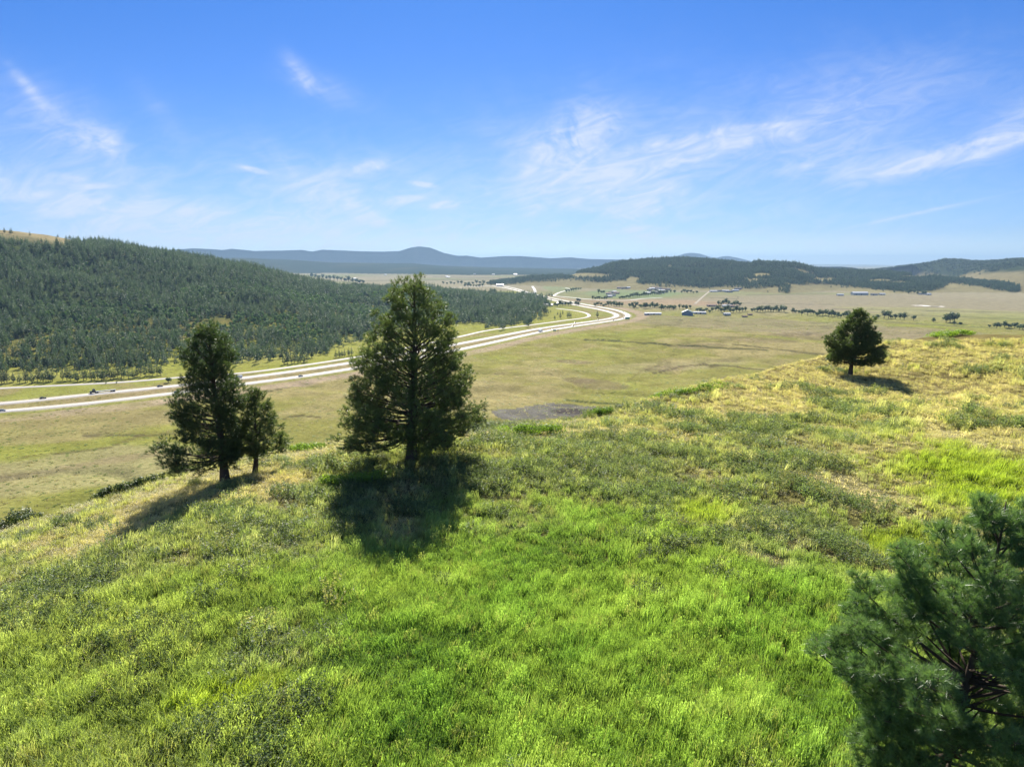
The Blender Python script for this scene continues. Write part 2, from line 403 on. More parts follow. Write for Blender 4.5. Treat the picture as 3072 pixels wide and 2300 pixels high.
def simple_mat(name, c, rough=0.6, spec=0.3, var=0.15, scale=3.0, metallic=0.0):
    m, q, out = new_mat(name)
    tcx = q.n('ShaderNodeTexCoord')
    f = q.noise(tcx.outputs['Object'], scale, 4)
    cc = q.mix(f, tuple(max(v*(1-var), 0) for v in c), tuple(min(v*(1+var), 1) for v in c))
    bsdf(q, out, cc, rough, spec, None, metallic); return m
def leaf_mat(name, c0, c1, transl=0.45, rough=0.5, spec=0.35, inst=False, vary='tint', tr_gain=(1.25, 1.25, 0.6)):
    """foliage: front scattering plus light passing through; colour between c0 and c1 by the 'tint' attribute"""
    m, q, out = new_mat(name)
    if inst:
        a = q.n('ShaderNodeAttribute', attribute_type='INSTANCER', attribute_name='icol')
        a2 = q.n('ShaderNodeAttribute', attribute_type='GEOMETRY', attribute_name='tint')
        k = q.ramp(a2.outputs['Fac'], 0, 1, 0.84, 1.16, False)
        sc_ = q.n('ShaderNodeVectorMath', operation='SCALE'); lk(q.t, a.outputs['Color'], sc_.inputs[0]); lk(q.t, k, sc_.inputs['Scale'])
        c = sc_.outputs[0]
    else:
        a2 = q.n('ShaderNodeAttribute', attribute_type='GEOMETRY', attribute_name='tint')
        oi = q.n('ShaderNodeObjectInfo')
        f = q.m('ADD', a2.outputs['Fac'], q.m('MULTIPLY', q.m('SUBTRACT', oi.outputs['Random'], 0.5), 0.6), clamp=True)
        c = q.mix(f, c0, c1)
    p = q.n('ShaderNodeBsdfPrincipled'); q.put(p.inputs['Base Color'], c)
    p.inputs['Roughness'].default_value = rough; p.inputs['Specular IOR Level'].default_value = spec
    tr = q.n('ShaderNodeBsdfTranslucent'); q.put(tr.inputs[0], q.mix(1.0, c, tr_gain, 'MULTIPLY'))
    mx = q.n('ShaderNodeMixShader'); mx.inputs[0].default_value = transl
    lk(q.t, p.outputs[0], mx.inputs[1]); lk(q.t, tr.outputs[0], mx.inputs[2]); lk(q.t, mx.outputs[0], out.inputs[0])
    return m
class MB:
    def __init__(s): s.v = []; s.f = []
    def add(s, v, f):
        n = len(s.v); s.v += [tuple(map(float, p)) for p in v]; s.f += [tuple(i+n for i in q) for q in f]
    def box(s, c, d, rz=0.0, taper=1.0):
        hx, hy, hz = d[0]/2, d[1]/2, d[2]/2; cs, sn = math.cos(rz), math.sin(rz)
        vs = []
        for z in (-1, 1):
            k = taper if z > 0 else 1
            for sx, sy in ((-1,-1),(1,-1),(1,1),(-1,1)):
                a, b = sx*hx*k, sy*hy*k
                vs.append((c[0]+a*cs-b*sn, c[1]+a*sn+b*cs, c[2]+z*hz))
        s.add(vs, [(3,2,1,0),(4,5,6,7),(0,1,5,4),(1,2,6,5),(2,3,7,6),(3,0,4,7)])
    def prism(s, prof, y0, y1, inset=0.0):
        """profile in x,z extruded along y; inset narrows the upper points"""
        n = len(prof); zs = [p[1] for p in prof]; lo, hi = min(zs), max(zs)
        a = []; b = []
        for x, z in prof:
            k = inset*(z-lo)/max(hi-lo, 1e-6)
            a.append((x, y0+k, z)); b.append((x, y1-k, z))
        s.add(a+b, [tuple(range(n))[::-1], tuple(range(n, 2*n))] + [(i, (i+1) % n, n+(i+1) % n, n+i) for i in range(n)])
    def cyl(s, c, r_, h, axis='z', n=12, r2=None):
        r2 = r_ if r2 is None else r2; vs = []
        for k, rr in ((-0.5, r_), (0.5, r2)):
            for i in range(n):
                a = 2*PI*i/n; u, v = rr*math.cos(a), rr*math.sin(a)
                vs.append({'z': (c[0]+u, c[1]+v, c[2]+k*h), 'y': (c[0]+u, c[1]+k*h, c[2]+v), 'x': (c[0]+k*h, c[1]+u, c[2]+v)}[axis])
        s.add(vs, [tuple(range(n))[::-1], tuple(range(n, 2*n))] + [(i, (i+1) % n, n+(i+1) % n, n+i) for i in range(n)])
    def tube(s, pts, rad, n=6):
        pts = [np.array(p, float) for p in pts]; base = len(s.v); vs = []
        for i, p in enumerate(pts):
            d = pts[min(i+1, len(pts)-1)] - pts[max(i-1, 0)]; d = d/max(np.linalg.norm(d), 1e-9)
            u = np.cross(d, (0.31, 0.17, 0.93) if abs(d[2]) < 0.9 else (1, 0.1, 0)); u /= np.linalg.norm(u); w = np.cross(d, u)
            for k in range(n):
                a = 2*PI*k/n; vs.append(p + rad[i]*(math.cos(a)*u + math.sin(a)*w))
        m = len(pts); fs = [(i*n+k, i*n+(k+1) % n, (i+1)*n+(k+1) % n, (i+1)*n+k) for i in range(m-1) for k in range(n)]
        fs.append(tuple(range(n))[::-1]); fs.append(tuple((m-1)*n+k for k in range(n)))
        s.add(vs, fs)
    def mesh(s, name):
        me = bpy.data.meshes.new(name); me.from_pydata(s.v, [], s.f); me.update(); return me
    def build(s, name, mat, parent=None, smooth=False):
        me = s.mesh(name)
        if smooth: me.polygons.foreach_set('use_smooth', [True]*len(me.polygons))
        return add_obj(name, me, mat, parent)

# ------------------------------------------------------------------ the ground
az_f = np.arange(-43, 43.01, 0.1)
az_c = np.r_[np.arange(-180, -60, 6.0), np.arange(-60, -43, 0.5), az_f, np.arange(43.5, 60, 0.5), np.arange(60, 180, 6.0), 180.0]
AZ = np.radians(az_c)
RR = np.r_[0.5, 1.5, 3.0, np.exp(np.arange(math.log(5.0), math.log(32000), 0.0105))]
gx = np.sin(AZ)[None, :]*RR[:, None]; gy = np.cos(AZ)[None, :]*RR[:, None]
gz, gcat, gdr = parts_z(gx, gy)
gpx, gpy = proj(gx, gy, gz)
fwdmask = (gy > 0.5) & (np.abs(np.arctan2(gx, gy)) < R(50))
gpx = np.where(fwdmask, gpx, -9999); gpy = np.where(fwdmask, gpy, 5000)

def blob(px, py, cx, cy, sx, sy, ang=0.0, warp=None):
    a = R(ang); dx = px-cx; dy = py-cy
    u = dx*math.cos(a)+dy*math.sin(a); v = -dx*math.sin(a)+dy*math.cos(a)
    d = (u/sx)**2 + (v/sy)**2
    if warp is not None: d = d + warp
    return ss(1.25, 0.75, d)
def in_poly(px, py, poly):
    ins = np.zeros(px.shape, bool); n = len(poly)
    for i in range(n):
        x1, y1 = poly[i]; x2, y2 = poly[(i+1) % n]
        c = ((y1 > py) != (y2 > py)) & (px < (x2-x1)*(py-y1)/((y2-y1) if y2 != y1 else 1e-9) + x1)
        ins ^= c
    return ins
def lineblob(px, py, pts, w):
    best = np.full(px.shape, 1e9)
    for (ax, ay), (bx_, by_) in zip(pts[:-1], pts[1:]):
        dx, dy = bx_-ax, by_-ay; t = np.clip(((px-ax)*dx+(py-ay)*dy)/(dx*dx+dy*dy), 0, 1)
        best = np.minimum(best, np.hypot(px-ax-t*dx, (py-ay-t*dy)*2.2))
    return ss(w, w*0.35, best)
def lerp(C, c, w):
    w = np.asarray(w)[..., None]; return C*(1-w) + np.array(c)*w
# --- ground colours (bare material colours, no light or shade in them)
OLIVE = (0.150, 0.140, 0.036); TAN = (0.190, 0.155, 0.065); GREENP = (0.140, 0.150, 0.026); PINK = (0.172, 0.150, 0.084); BROWN = (0.15, 0.115, 0.06)
def ground_color():
    x, y = gx, gy; r = np.hypot(x, y); C = np.zeros(x.shape+(3,)) + np.array(OLIVE)
    n1 = fbm(x/170., y/170., 51, 4); n2 = fbm(x/36., y/36., 55, 4); n3 = fbm(x/9., y/9., 58, 3)
    C = lerp(C, TAN, ss(-0.05, 0.4, n1+0.6*n2)*0.8)
    C = lerp(C, GREENP, ss(0.0, 0.45, -n1+0.5*n2)*0.65)
    C = C*(1 + 0.12*n2 + 0.14*n3)[..., None]
    # farther fields: tan and pinkish
    far = ss(1250, 2000, r)
    fieldn = vn(x/520.+0.3*n1, y/760., 71)
    ftan = np.array(PINK)*(0.92+0.16*fieldn)[..., None]; fgr = np.array((0.152,0.149,0.066))*(0.95+0.1*n2)[..., None]
    sel = ss(0.30, 0.42, fieldn + 0.15*n1)[..., None]
    ff = fgr*(1-sel) + ftan*sel
    C = C*(1-far[..., None]) + ff*far[..., None]
    px, py = gpx, gpy
    # named patches on the floor
    wv = 0.35*n2
    C = lerp(C, (0.172,0.145,0.086), blob(px, py, 2650, 912, 620, 26, 1, wv)*0.8*(r > 900))
    C = lerp(C, (0.251,0.156,0.092), blob(px, py, 1960, 907, 230, 9, 1, wv)*0.35*(r > 900))
    C = lerp(C, (0.114,0.156,0.066), blob(px, py, 1900, 880, 140, 14, 0, wv)*0.6*(r > 900))
    C = lerp(C, (0.114,0.156,0.059), blob(px, py, 1690, 862, 60, 14, 0, wv)*0.5*(r > 900))
    C = lerp(C, (0.182,0.175,0.066), blob(px, py, 2850, 935, 330, 10, 2, wv)*0.6*(r > 900))
    C = lerp(C, (0.198,0.186,0.066), blob(px, py, 2950, 848, 220, 12, 4, wv)*0.5*(r > 2000))
    C = lerp(C, (0.152,0.123,0.076), blob(px, py, 2440, 985, 600, 22, 3, wv)*0.55*(r > 700))
    C = lerp(C, (0.179,0.130,0.076), blob(px, py, 120, 1290, 430, 40, -6, 0.6*n2)*0.4*(r < 700))
    C = lerp(C, (0.205,0.175,0.086), blob(px, py, 150, 1420, 420, 60, -8, 0.6*n2)*0.6*(r < 700))
    C = lerp(C, (0.163,0.119,0.066), blob(px, py, 250, 1395, 520, 9, -9, 0.6*n2)*0.4*(r < 700))
    C = lerp(C, (0.198,0.142,0.076), blob(px, py, 1250, 1330, 420, 24, -6, 0.5*n2)*0.7*(r < 700)*(r > 200))
    C = lerp(C, (0.190,0.164,0.079), blob(px, py, 2000, 1100, 250, 16, -3, 0.5*n2)*0.4)
    for cx, cy, sx, sy, an in [(1810,1155,90,14,4),(2100,1037,90,9,-2),(2150,1146,70,12,-10),(1735,1140,50,9,3),(2260,1018,130,8,3),(2440,1010,180,9,3),(1720,1085,60,8,2),(2000,1105,60,8,0)]:
        C = lerp(C, (0.114,0.086,0.050), blob(px, py, cx, cy, sx, sy, an, 0.8*n2)*0.5*(r > 250))
    # gullies and tracks
    for pts, w, c, k in [([(1755,1018),(1850,1022),(1960,1028),(2050,1038),(2110,1036),(2180,1045),(2300,1052)], 5, (0.053,0.052,0.023), 0.85),
                         ([(2200,1035),(2260,1040),(2350,1052),(2480,1062)], 5, (0.061,0.052,0.026), 0.7),
                         ([(1960,1120),(2050,1098),(2110,1096),(2200,1100),(2290,1112)], 5, (0.076,0.060,0.033), 0.7),
                         ([(1700,1200),(1760,1206),(1850,1212)], 6, (0.046,0.056,0.020), 0.85),
                         ([(0,1385),(120,1370),(250,1352),(330,1340),(420,1305),(520,1298)], 7, (0.091,0.074,0.033), 0.6),
                         ([(250,1308),(350,1305),(430,1302)], 6, (0.076,0.063,0.033), 0.7),
                         ([(720,1185),(800,1175),(870,1160),(930,1148),(1010,1130),(1050,1122)], 5, (0.068,0.063,0.030), 0.8),
                         ([(560,1195),(640,1192),(720,1185)], 5, (0.068,0.074,0.023), 0.7),
                         ([(1060,1236),(1400,1232),(1490,1234)], 6, (0.076,0.067,0.033), 0.5),
                         ([(850,1255),(900,1245),(960,1252)], 6, (0.061,0.048,0.026), 0.7),
                         ([(1880,1145),(1920,1115),(1960,1098),(2010,1088)], 4, (0.099,0.082,0.040), 0.5)]:
        C = lerp(C, np.array(c)*0.75, lineblob(px, py + 5*n2, pts, w*1.25)*min(k*1.2, 0.95)*(r > 230))
    for pts, w in [([(2500,926),(2750,931),(3072,938)], 4), ([(2120,908),(2500,914)], 3), ([(2500,943),(2800,948),(3072,958)], 4), ([(2600,962),(2900,980),(3072,988)], 5),
                   ([(2200,917),(2215,890)], 3), ([(2130,893),(2215,897)], 3), ([(2240,885),(2480,882)], 3), ([(1100,842),(1500,838)], 3), ([(1300,830),(1560,836)], 3)]:
        C = lerp(C, (0.076,0.074,0.040), lineblob(px, py, pts, w)*0.6*(r > 900))
    # dry pond bed
    pond = in_poly(px + 26*n2, py + 7*n2 + 4*n3, [(1490,1238),(1560,1228),(1653,1208),(1720,1214),(1798,1222),(1790,1236),(1740,1246),(1650,1256),(1558,1262),(1499,1256)]) & (r > 250)
    C = np.where(pond[..., None], np.array((0.092,0.085,0.064))*(1+0.35*n3[..., None]), C)
    C = lerp(C, (0.042,0.034,0.028), blob(px, py, 1712, 1234, 58, 10, 0, 0.5*n3)*0.85*(r > 250))
    # verges, median and cut banks
    sel = (r > 350) & (r < 2600) & (np.abs(np.arctan2(x, y)) < 0.9)
    xs, ys = x[sel], y[sel]
    dA, sA_ = dist_poly(xs, ys, RA, 2); dB, sB_ = dist_poly(xs, ys, RB, 2); dF, sF_ = dist_poly(xs, ys, RF, 2)
    c = C[sel]; m2 = n2[sel]; m1 = n1[sel]
    inmed = (sA_ > 0) & (sB_ < 0)
    c = lerp(c, (0.163,0.123,0.066), (inmed & (dA < 60))*0.55)
    band = (sA_ < 0)
    c = lerp(c, GREENP, band*ss(26, 10, dA)*0.6)
    c = lerp(c, (0.228,0.175,0.109), band*ss(14, 20, dA)*ss(48, 36, dA)*ss(-0.5, 0.0, m1+0.4*m2)*0.85)
    vg = (sB_ > 0) & (sF_ < 0)
    c = lerp(c, (0.152,0.160,0.033), vg*0.7); c = lerp(c, (0.167,0.127,0.059), vg*ss(0.1, 0.5, m2+m1)*0.6)
    ab = (sF_ > 0) & (dF < 260)
    c = lerp(c, (0.171,0.175,0.030), ab*0.85*(0.8+0.2*m2))
    c = lerp(c, (0.251,0.216,0.155), ss(9.5, 7.5, np.minimum(dA, dB))*0.6)
    C[sel] = c
    C = C*np.array((1.25, 1.28, 1.46))
    # left hill: green-gold grass under the trees, pale straw summit
    L = gcat == 2
    cl = np.array((0.129,0.127,0.033))*(1+0.15*n2)[..., None]
    cl = lerp(cl, (0.160,0.119,0.059), ss(0.0, 0.5, fbm(x/60., y/60., 61, 3))*0.5)
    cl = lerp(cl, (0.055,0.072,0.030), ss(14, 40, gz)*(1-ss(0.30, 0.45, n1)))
    cl = lerp(cl, (0.235,0.195,0.105), ss(1550, 1750, r))
    cl = lerp(cl, (0.171,0.175,0.030), ss(14, 4, gz)*ss(1300, 900, r))
    C = np.where(L[..., None], cl, C)
    # right ridge: dry grass, forest floor dark
    L = gcat == 3
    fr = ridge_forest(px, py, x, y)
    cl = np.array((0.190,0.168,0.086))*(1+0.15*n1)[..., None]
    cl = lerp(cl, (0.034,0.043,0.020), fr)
    C = np.where(L[..., None], cl, C)
    L = gcat == 4
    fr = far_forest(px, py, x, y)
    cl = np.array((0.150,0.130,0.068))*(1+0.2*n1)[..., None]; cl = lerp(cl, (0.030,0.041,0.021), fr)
    C = np.where(L[..., None], cl, C)
    L = (gcat >= 5) & (gcat <= 8)
    nn = fbm(x/600., y/600., 91, 4)
    cl = lerp(np.zeros(x.shape+(3,)) + np.array((0.030,0.042,0.024)), (0.09,0.085,0.045), ss(0.2, 0.6, nn)*0.45)
    C = np.where(L[..., None], cl, C)
    # foreground soil and thatch
    L = gcat == 0
    cl = np.array((0.099,0.093,0.033))*(1+0.3*fbm(x/1.4, y/1.4, 95, 3))[..., None]
    cl = lerp(cl, (0.182,0.142,0.066), ss(45, 75, r)*0.5)
    C = np.where(L[..., None], cl, C)
    return np.clip(C, 0.01, 0.9)
def ridge_forest(px, py, x, y):
    """1 where the wooded ridge carries trees"""
    n = fbm(x/260., y/260., 101, 4)
    edge = np.interp(px, [1480,1585,1640,1700,1760,1830,1880,1930,1990,2063,2117,2198,2266,2330,2361,2385,2440,2500,2580,2689,2790,2850,2950,3060,3400],
                         [846,838,838,832,834,838,836,856,858,856,861,858,868,862,872,852,850,861,861,872,872,846,858,880,880])
    dens = ss(10, -8, py - edge - 14*n)
    dens = dens*(0.15 + 0.85*ss(-0.48, -0.28, n + 0.5*fbm(x/90., y/90., 103, 3)))
    for cx, cy, sx, sy in [(1760,826,90,7),(2285,825,26,6),(2640,842,40,5),(2700,848,35,5),(2740,830,50,4),(2480,838,35,5),(1900,838,22,8),(2010,800,10,5)]:
        dens = dens*(1 - blob(px, py, cx, cy, sx, sy, 0, 0.6*n))
    return dens
def far_forest(px, py, x, y):
    n = fbm(x/420., y/420., 111, 4)
    edge = np.interp(px, [2560,2700,2740,2800,2850,2900,2960,3000,3072,3400], [818,812,816,824,836,834,826,822,818,826])
    d = ss(7, -7, py-edge-20*n)
    return np.maximum(d, ss(-0.05, 0.15, n)*ss(880, 800, py)*0.95)
gcol = ground_color()
mg, q, out = new_mat('ground')
at = q.n('ShaderNodeAttribute', attribute_type='GEOMETRY', attribute_name='gcol')
tcg = q.n('ShaderNodeTexCoord')
nf = q.noise(tcg.outputs['Object'], 0.35, 6, 0.65)
nm = q.noise(tcg.outputs['Object'], 0.045, 5, 0.6)
k = q.m('MULTIPLY', q.ramp(nf, 0.3, 0.7, 0.76, 1.24, False), q.ramp(nm, 0.3, 0.7, 0.80, 1.20, False))
vs_ = q.n('ShaderNodeVectorMath', operation='SCALE'); lk(q.t, at.outputs['Color'], vs_.inputs[0]); lk(q.t, k, vs_.inputs['Scale'])
bp = q.n('ShaderNodeBump'); bp.inputs['Strength'].default_value = 0.55; bp.inputs['Distance'].default_value = 1.2; lk(q.t, nf, bp.inputs['Height'])
df = q.n('ShaderNodeBsdfDiffuse'); lk(q.t, vs_.outputs[0], df.inputs[0]); lk(q.t, bp.outputs[0], df.inputs['Normal']); lk(q.t, df.outputs[0], out.inputs[0])
MG = mg
nR, nA = gx.shape
vid = np.arange(nR*nA).reshape(nR, nA)
quads = np.stack([vid[:-1, :-1], vid[:-1, 1:], vid[1:, 1:], vid[1:, :-1]], -1)
qcat = gcat[:-1, :-1]
VV = np.stack([gx, gy, gz], -1).reshape(-1, 3); CC = gcol.reshape(-1, 3)
for cats, nm_ in [((0,), 'hillside'), ((1,), 'valley_floor'), ((2,), 'forested_hill'), ((3,), 'wooded_ridge'), ((4,), 'distant_hill'), ((5,), 'low_hills'), ((6,), 'mountain_foothills'), ((7,), 'mountain_range'), ((8,), 'twin_mountain'), ((9,), 'plateau')]:
    msk = np.isin(qcat, cats); F_ = quads[msk]
    if len(F_) == 0: continue
    used, inv = np.unique(F_.ravel(), return_inverse=True)
    me = mesh_np(nm_, VV[used], inv.reshape(-1, 4)[:, ::-1])
    me.polygons.foreach_set('use_smooth', np.ones(len(me.polygons), bool))
    attr(me, 'gcol', np.c_[CC[used], np.ones(len(used))], 'FLOAT_COLOR')
    o = add_obj(nm_, me, MG); tag(o, kind='structure')

# ---- roads with paved shoulders and painted lines
m_road, q, out = new_mat('concrete_road')
tcx = q.n('ShaderNodeTexCoord'); f = q.noise(tcx.outputs['Object'], 0.2, 5)
bsdf(q, out, q.mix(f, (0.33,0.31,0.29), (0.41,0.385,0.36)), 0.8, 0.3)
m_dirt = simple_mat('dirt_road', (0.27, 0.235, 0.175), 0.95, 0.1, 0.12, 0.2)
m_line = simple_mat('white_paint', (0.8, 0.8, 0.78), 0.6)
m_yel = simple_mat('yellow_paint', (0.7, 0.48, 0.06), 0.6)
def ribbon(P, off0, off1, z, skirt=0.0):
    T = np.gradient(P, axis=0); T /= np.linalg.norm(T, axis=1)[:, None]; N = np.c_[-T[:, 1], T[:, 0]]
    A = P + N*off0; B = P + N*off1; n = len(P)
    if skirt:
        A0 = P + N*(off0-1.2); B0 = P + N*(off1+1.2)
        V_ = np.vstack([np.c_[A0, np.full(n, z-skirt)], np.c_[A, np.full(n, z)], np.c_[B, np.full(n, z)], np.c_[B0, np.full(n, z-skirt)]])
        F_ = []
        for s in range(3):
            for i in range(n-1): F_.append((s*n+i, s*n+i+1, (s+1)*n+i+1, (s+1)*n+i))
    else:
        V_ = np.vstack([np.c_[A, np.full(n, z)], np.c_[B, np.full(n, z)]]); F_ = [(i, i+1, n+i+1, n+i) for i in range(n-1)]
    return V_, np.array(F_)[:, ::-1]
for i, (nm_, P, w) in enumerate(roads):
    V_, F_ = ribbon(P, -w/2, w/2, 0.45, 0.6)
    o = add_obj(nm_, mesh_np(nm_, V_, F_), m_road if nm_ != 'gravel_track' else m_dirt); tag(o, kind='structure')
    if nm_ == 'highway':
        for off, mt in ((-w/2+1.4, m_line), (w/2-1.4, m_yel)):
            V_, F_ = ribbon(P, off-0.12, off+0.12, 0.455)
            o2 = add_obj('painted_line', mesh_np('painted_line', V_, F_), mt); tag(o2, kind='structure')
        vs = []; fs = []
        T = np.gradient(P, axis=0); L = np.r_[0, np.cumsum(np.linalg.norm(np.diff(P, axis=0), axis=1))]
        for s in np.arange(5, min(L[-1], 1400), 12.0):
            a = np.array([np.interp(s, L, P[:, 0]), np.interp(s, L, P[:, 1])]); b = np.array([np.interp(s+3, L, P[:, 0]), np.interp(s+3, L, P[:, 1])])
            d = (b-a)/np.linalg.norm(b-a); nn_ = np.array([-d[1], d[0]])*0.08; k0 = len(vs)
            vs += [(*(a-nn_), 0.455), (*(b-nn_), 0.455), (*(b+nn_), 0.455), (*(a+nn_), 0.455)]; fs.append((k0, k0+1, k0+2, k0+3))
        o3 = add_obj('dashed_line', mesh_np('dashed_line', vs, fs), m_line); tag(o3, kind='structure')

# ------------------------------------------------------------------ vegetation builders
m_bark = simple_mat('pine_bark', (0.085, 0.063, 0.050), 0.9, 0.15, 0.35, 6.0)
m_bark2 = simple_mat('reddish_bark', (0.15, 0.085, 0.055), 0.9, 0.15, 0.3, 6.0)
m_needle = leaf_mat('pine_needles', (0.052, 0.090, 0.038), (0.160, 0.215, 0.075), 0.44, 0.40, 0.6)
m_needle_blue = leaf_mat('bluish_needles', (0.085, 0.170, 0.070), (0.240, 0.365, 0.145), 0.45, 0.36, 0.7)
m_far_pine = leaf_mat('far_pine_needles', (0.006, 0.030, 0.024), (0.115, 0.175, 0.095), 0.33, 0.55, 0.3)  # wide range paints the forest's dark teal shadows and light tops
m_ridge_pine = leaf_mat('ridge_pine_needles', (0.012, 0.036, 0.032), (0.080, 0.125, 0.085), 0.3, 0.6, 0.2)
m_far_leaf = leaf_mat('far_leaves', (0.05, 0.11, 0.045), (0.13, 0.22, 0.085), 0.38, 0.6, 0.3)
m_cotton = leaf_mat('cottonwood_leaves', (0.045, 0.080, 0.045), (0.11, 0.155, 0.075), 0.35, 0.6, 0.3)
m_shrub = leaf_mat('shrub_leaves', (0.12, 0.21, 0.04), (0.27, 0.40, 0.07), 0.5, 0.5, 0.3)
m_darkshrub = leaf_mat('juniper_leaves', (0.045, 0.07, 0.028), (0.10, 0.14, 0.05), 0.3, 0.5, 0.3)

def norm(a): return a/np.maximum(np.linalg.norm(a, axis=-1, keepdims=True), 1e-9)
def needles(pos, dirn, tint, n, length, width, spread, rg, back=0.12):
    """a brush of n needles around every tuft"""
    m = len(pos)
    d = np.repeat(dirn, n, 0); p = np.repeat(pos, n, 0)
    rnd = rg.normal(size=(m*n, 3)); rnd = norm(rnd)
    dd = norm(d + rnd*spread); L = length*rg.uniform(0.7, 1.15, (m*n, 1))
    b = p - d*rg.uniform(0, back, (m*n, 1)) 
    sd = norm(np.cross(dd, rg.normal(size=(m*n, 3))))*width*0.5
    droop = np.zeros_like(dd); droop[:, 2] = -0.06*L[:, 0]
    V_ = np.stack([b-sd, b+sd, b+dd*L+droop], 1).reshape(-1, 3)
    F_ = np.arange(m*n*3).reshape(-1, 3)
    t = np.repeat(np.clip(np.repeat(tint, n) + rg.uniform(-0.12, 0.12, m*n), 0, 1), 3)
    return V_, F_, t
def near_pine(name, base, Ypx, prof, topx, trunk_r, seed, nbr, tuft_step, nn, nlen, nwid, mat, bark, label, clear_frac=0.1, dead=8, twig_k=1.0, up=(8, 50), csize=0.42, ctuft=18, wide=1.0):
    """prof: (py, left px, right px) outline read from the photograph; base=(px,py)"""
    rg = np.random.default_rng(seed)
    bx, by_, bz = [float(v) for v in at_y(base[0], base[1], Ypx)]
    gzv = float(H(np.array([bx]), np.array([by_]))[0]); 
    hs = []; Ls = []; Rs = []; Xc = []
    ztop = float(at_y(topx[0], topx[1], Ypx)[2]); Ht = ztop - gzv
    def axis_px(py):
        t = (base[1]-py)/(base[1]-topx[1]); return base[0] + (topx[0]-base[0])*t
    for py, l, r_ in prof:
        z = float(at_y(0, py, Ypx)[2]); x0, f0, _ = ray(axis_px(py), py); s = Ypx/float(f0)
        hs.append(z-gzv); Ls.append(max((axis_px(py)-l)*s, 0.1)); Rs.append(max((r_-axis_px(py))*s, 0.1))
    o_ = np.argsort(hs); hs = np.array(hs)[o_]; Ls = np.array(Ls)[o_]; Rs = np.array(Rs)[o_]
    xt = float(at_y(topx[0], topx[1], Ypx)[0]) - bx
    def axis(h): t = h/Ht; return np.array([xt*t + 0.06*math.sin(t*5+seed), 0.05*math.sin(t*4+seed*2), h])
    tk = MB()
    hh = np.r_[-0.5, 0, 0.25, np.linspace(0.7, Ht*0.985, 14)]
    tk.tube([axis(h) for h in hh], [trunk_r*(1.25 if h <= 0 else 1.12 if h < 0.3 else 1.0)*max(1-h/Ht, 0)**1.0 + 0.010 for h in hh], 10)
    Rf = lambda h, ph: float(0.5*(np.interp(h, hs, Ls)+np.interp(h, hs, Rs)) + 0.5*(np.interp(h, hs, Rs)-np.interp(h, hs, Ls))*math.cos(ph))
    h0 = hs[0]
    grid = np.linspace(h0, hs[-1]*0.985, 200); wts = np.interp(grid, hs, (Ls+Rs)/2) + 0.45 + 0.9*ss(0.72, 1.0, (grid-h0)/(hs[-1]-h0)); cdf = np.cumsum(wts)/wts.sum()
    pos = []; dr_ = []; tn = []
    for i in range(nbr):
        ht = float(np.interp((i+rg.uniform(0, 1))/nbr, cdf, grid)); ph = i*2.39996 + rg.uniform(-0.5, 0.5)
        lob = 0.95 + 0.09*math.sin(ht*2.6*8/Ht+seed+2.2*math.sin(ph*2+seed))
        rad = Rf(ht, ph)*rg.uniform(0.92, 1.12)*wide*lob*(0.66 if rg.random() < 0.12 else 1.0)*(1+0.16*ss(0.7, 0.95, ht/Ht)) - min(csize*0.7, 0.22*Rf(ht, ph))
        rad = max(rad, 0.12)
        tt = (ht-h0)/max(hs[-1]-h0, 0.1)
        el = R(up[0] + (up[1]-up[0])*tt**1.3)
        hb = max(ht - rad*math.tan(el) - 0.1, clear_frac*Ht + rg.uniform(0, 0.25)*Ht*0.15)
        a = axis(hb); e = axis(ht)*np.array([1,1,0]) + np.array([math.cos(ph)*rad, math.sin(ph)*rad, ht])
        mid = a*0.45 + e*0.55; mid[2] -= (0.10 + 0.10*(1-tt))*rad; mid += rg.normal(size=3)*0.04*rad
        ts = np.linspace(0, 1, 7)[:, None]
        C_ = (1-ts)**2*a + 2*ts*(1-ts)*mid + ts**2*e
        ln = np.linalg.norm(e-a); br = 0.010 + 0.0135*ln
        tk.tube(C_, list(br*(1-0.85*ts[:, 0])), 5)
        t0 = 0.40 + 0.20*(1-tt)
        ncl = max(int(round(ln*(1.0-t0)*2.3*twig_k)), 1) + 1
        for j in range(ncl):
            t = 1.0 if j == 0 else t0 + (0.97-t0)*(1-(j-1+rg.uniform(0.1, 0.9))/max(ncl-1, 1))
            P0 = (1-t)**2*a + 2*t*(1-t)*mid + t*t*e
            D = norm(2*(1-t)*(mid-a) + 2*t*(e-mid)+1e-6)
            side = norm(np.array([-D[1], D[0], 0.0])+1e-6); sg = 1 if (j+i) % 2 else -1
            off = 0.0 if j == 0 else rg.uniform(0.25, 0.85)*min(0.34*ln*(1.15-t)+0.18, 0.9)
            P1 = P0 + side*sg*off + D*off*0.5 + np.array([0, 0, rg.uniform(0.0, 0.25)])
            if off > 0.15: tk.tube([P0, (P0+P1)/2 - np.array([0, 0, 0.03*off]), P1], [br*0.35, br*0.25, br*0.15], 3)
            cr_ = csize*rg.uniform(0.75, 1.25)*(0.85+0.25*(1-tt))
            nt = max(int(ctuft*(cr_/csize)**1.5), 4)
            q_ = norm(rg.normal(size=(nt, 3)))*rg.uniform(0.25, 1.0, (nt, 1))**0.6
            q_ = q_*np.array([1, 1, 0.72])*cr_ 
            pos.extend(P1 + q_ - D*cr_*0.35)
            dr_.extend(norm(q_/cr_*0.9 + D*0.35 + np.array([0, 0, 0.45]) + rg.normal(size=(nt, 3))*0.25))
            ct = rg.uniform(-0.14, 0.18) + (0.22 if rg.random() < 0.08 else 0)
            tn.extend(np.clip(0.30 + ct + 0.22*(t-0.6) + 0.18*q_[:, 2]/cr_ + rg.uniform(-0.15, 0.15, nt), 0, 1))
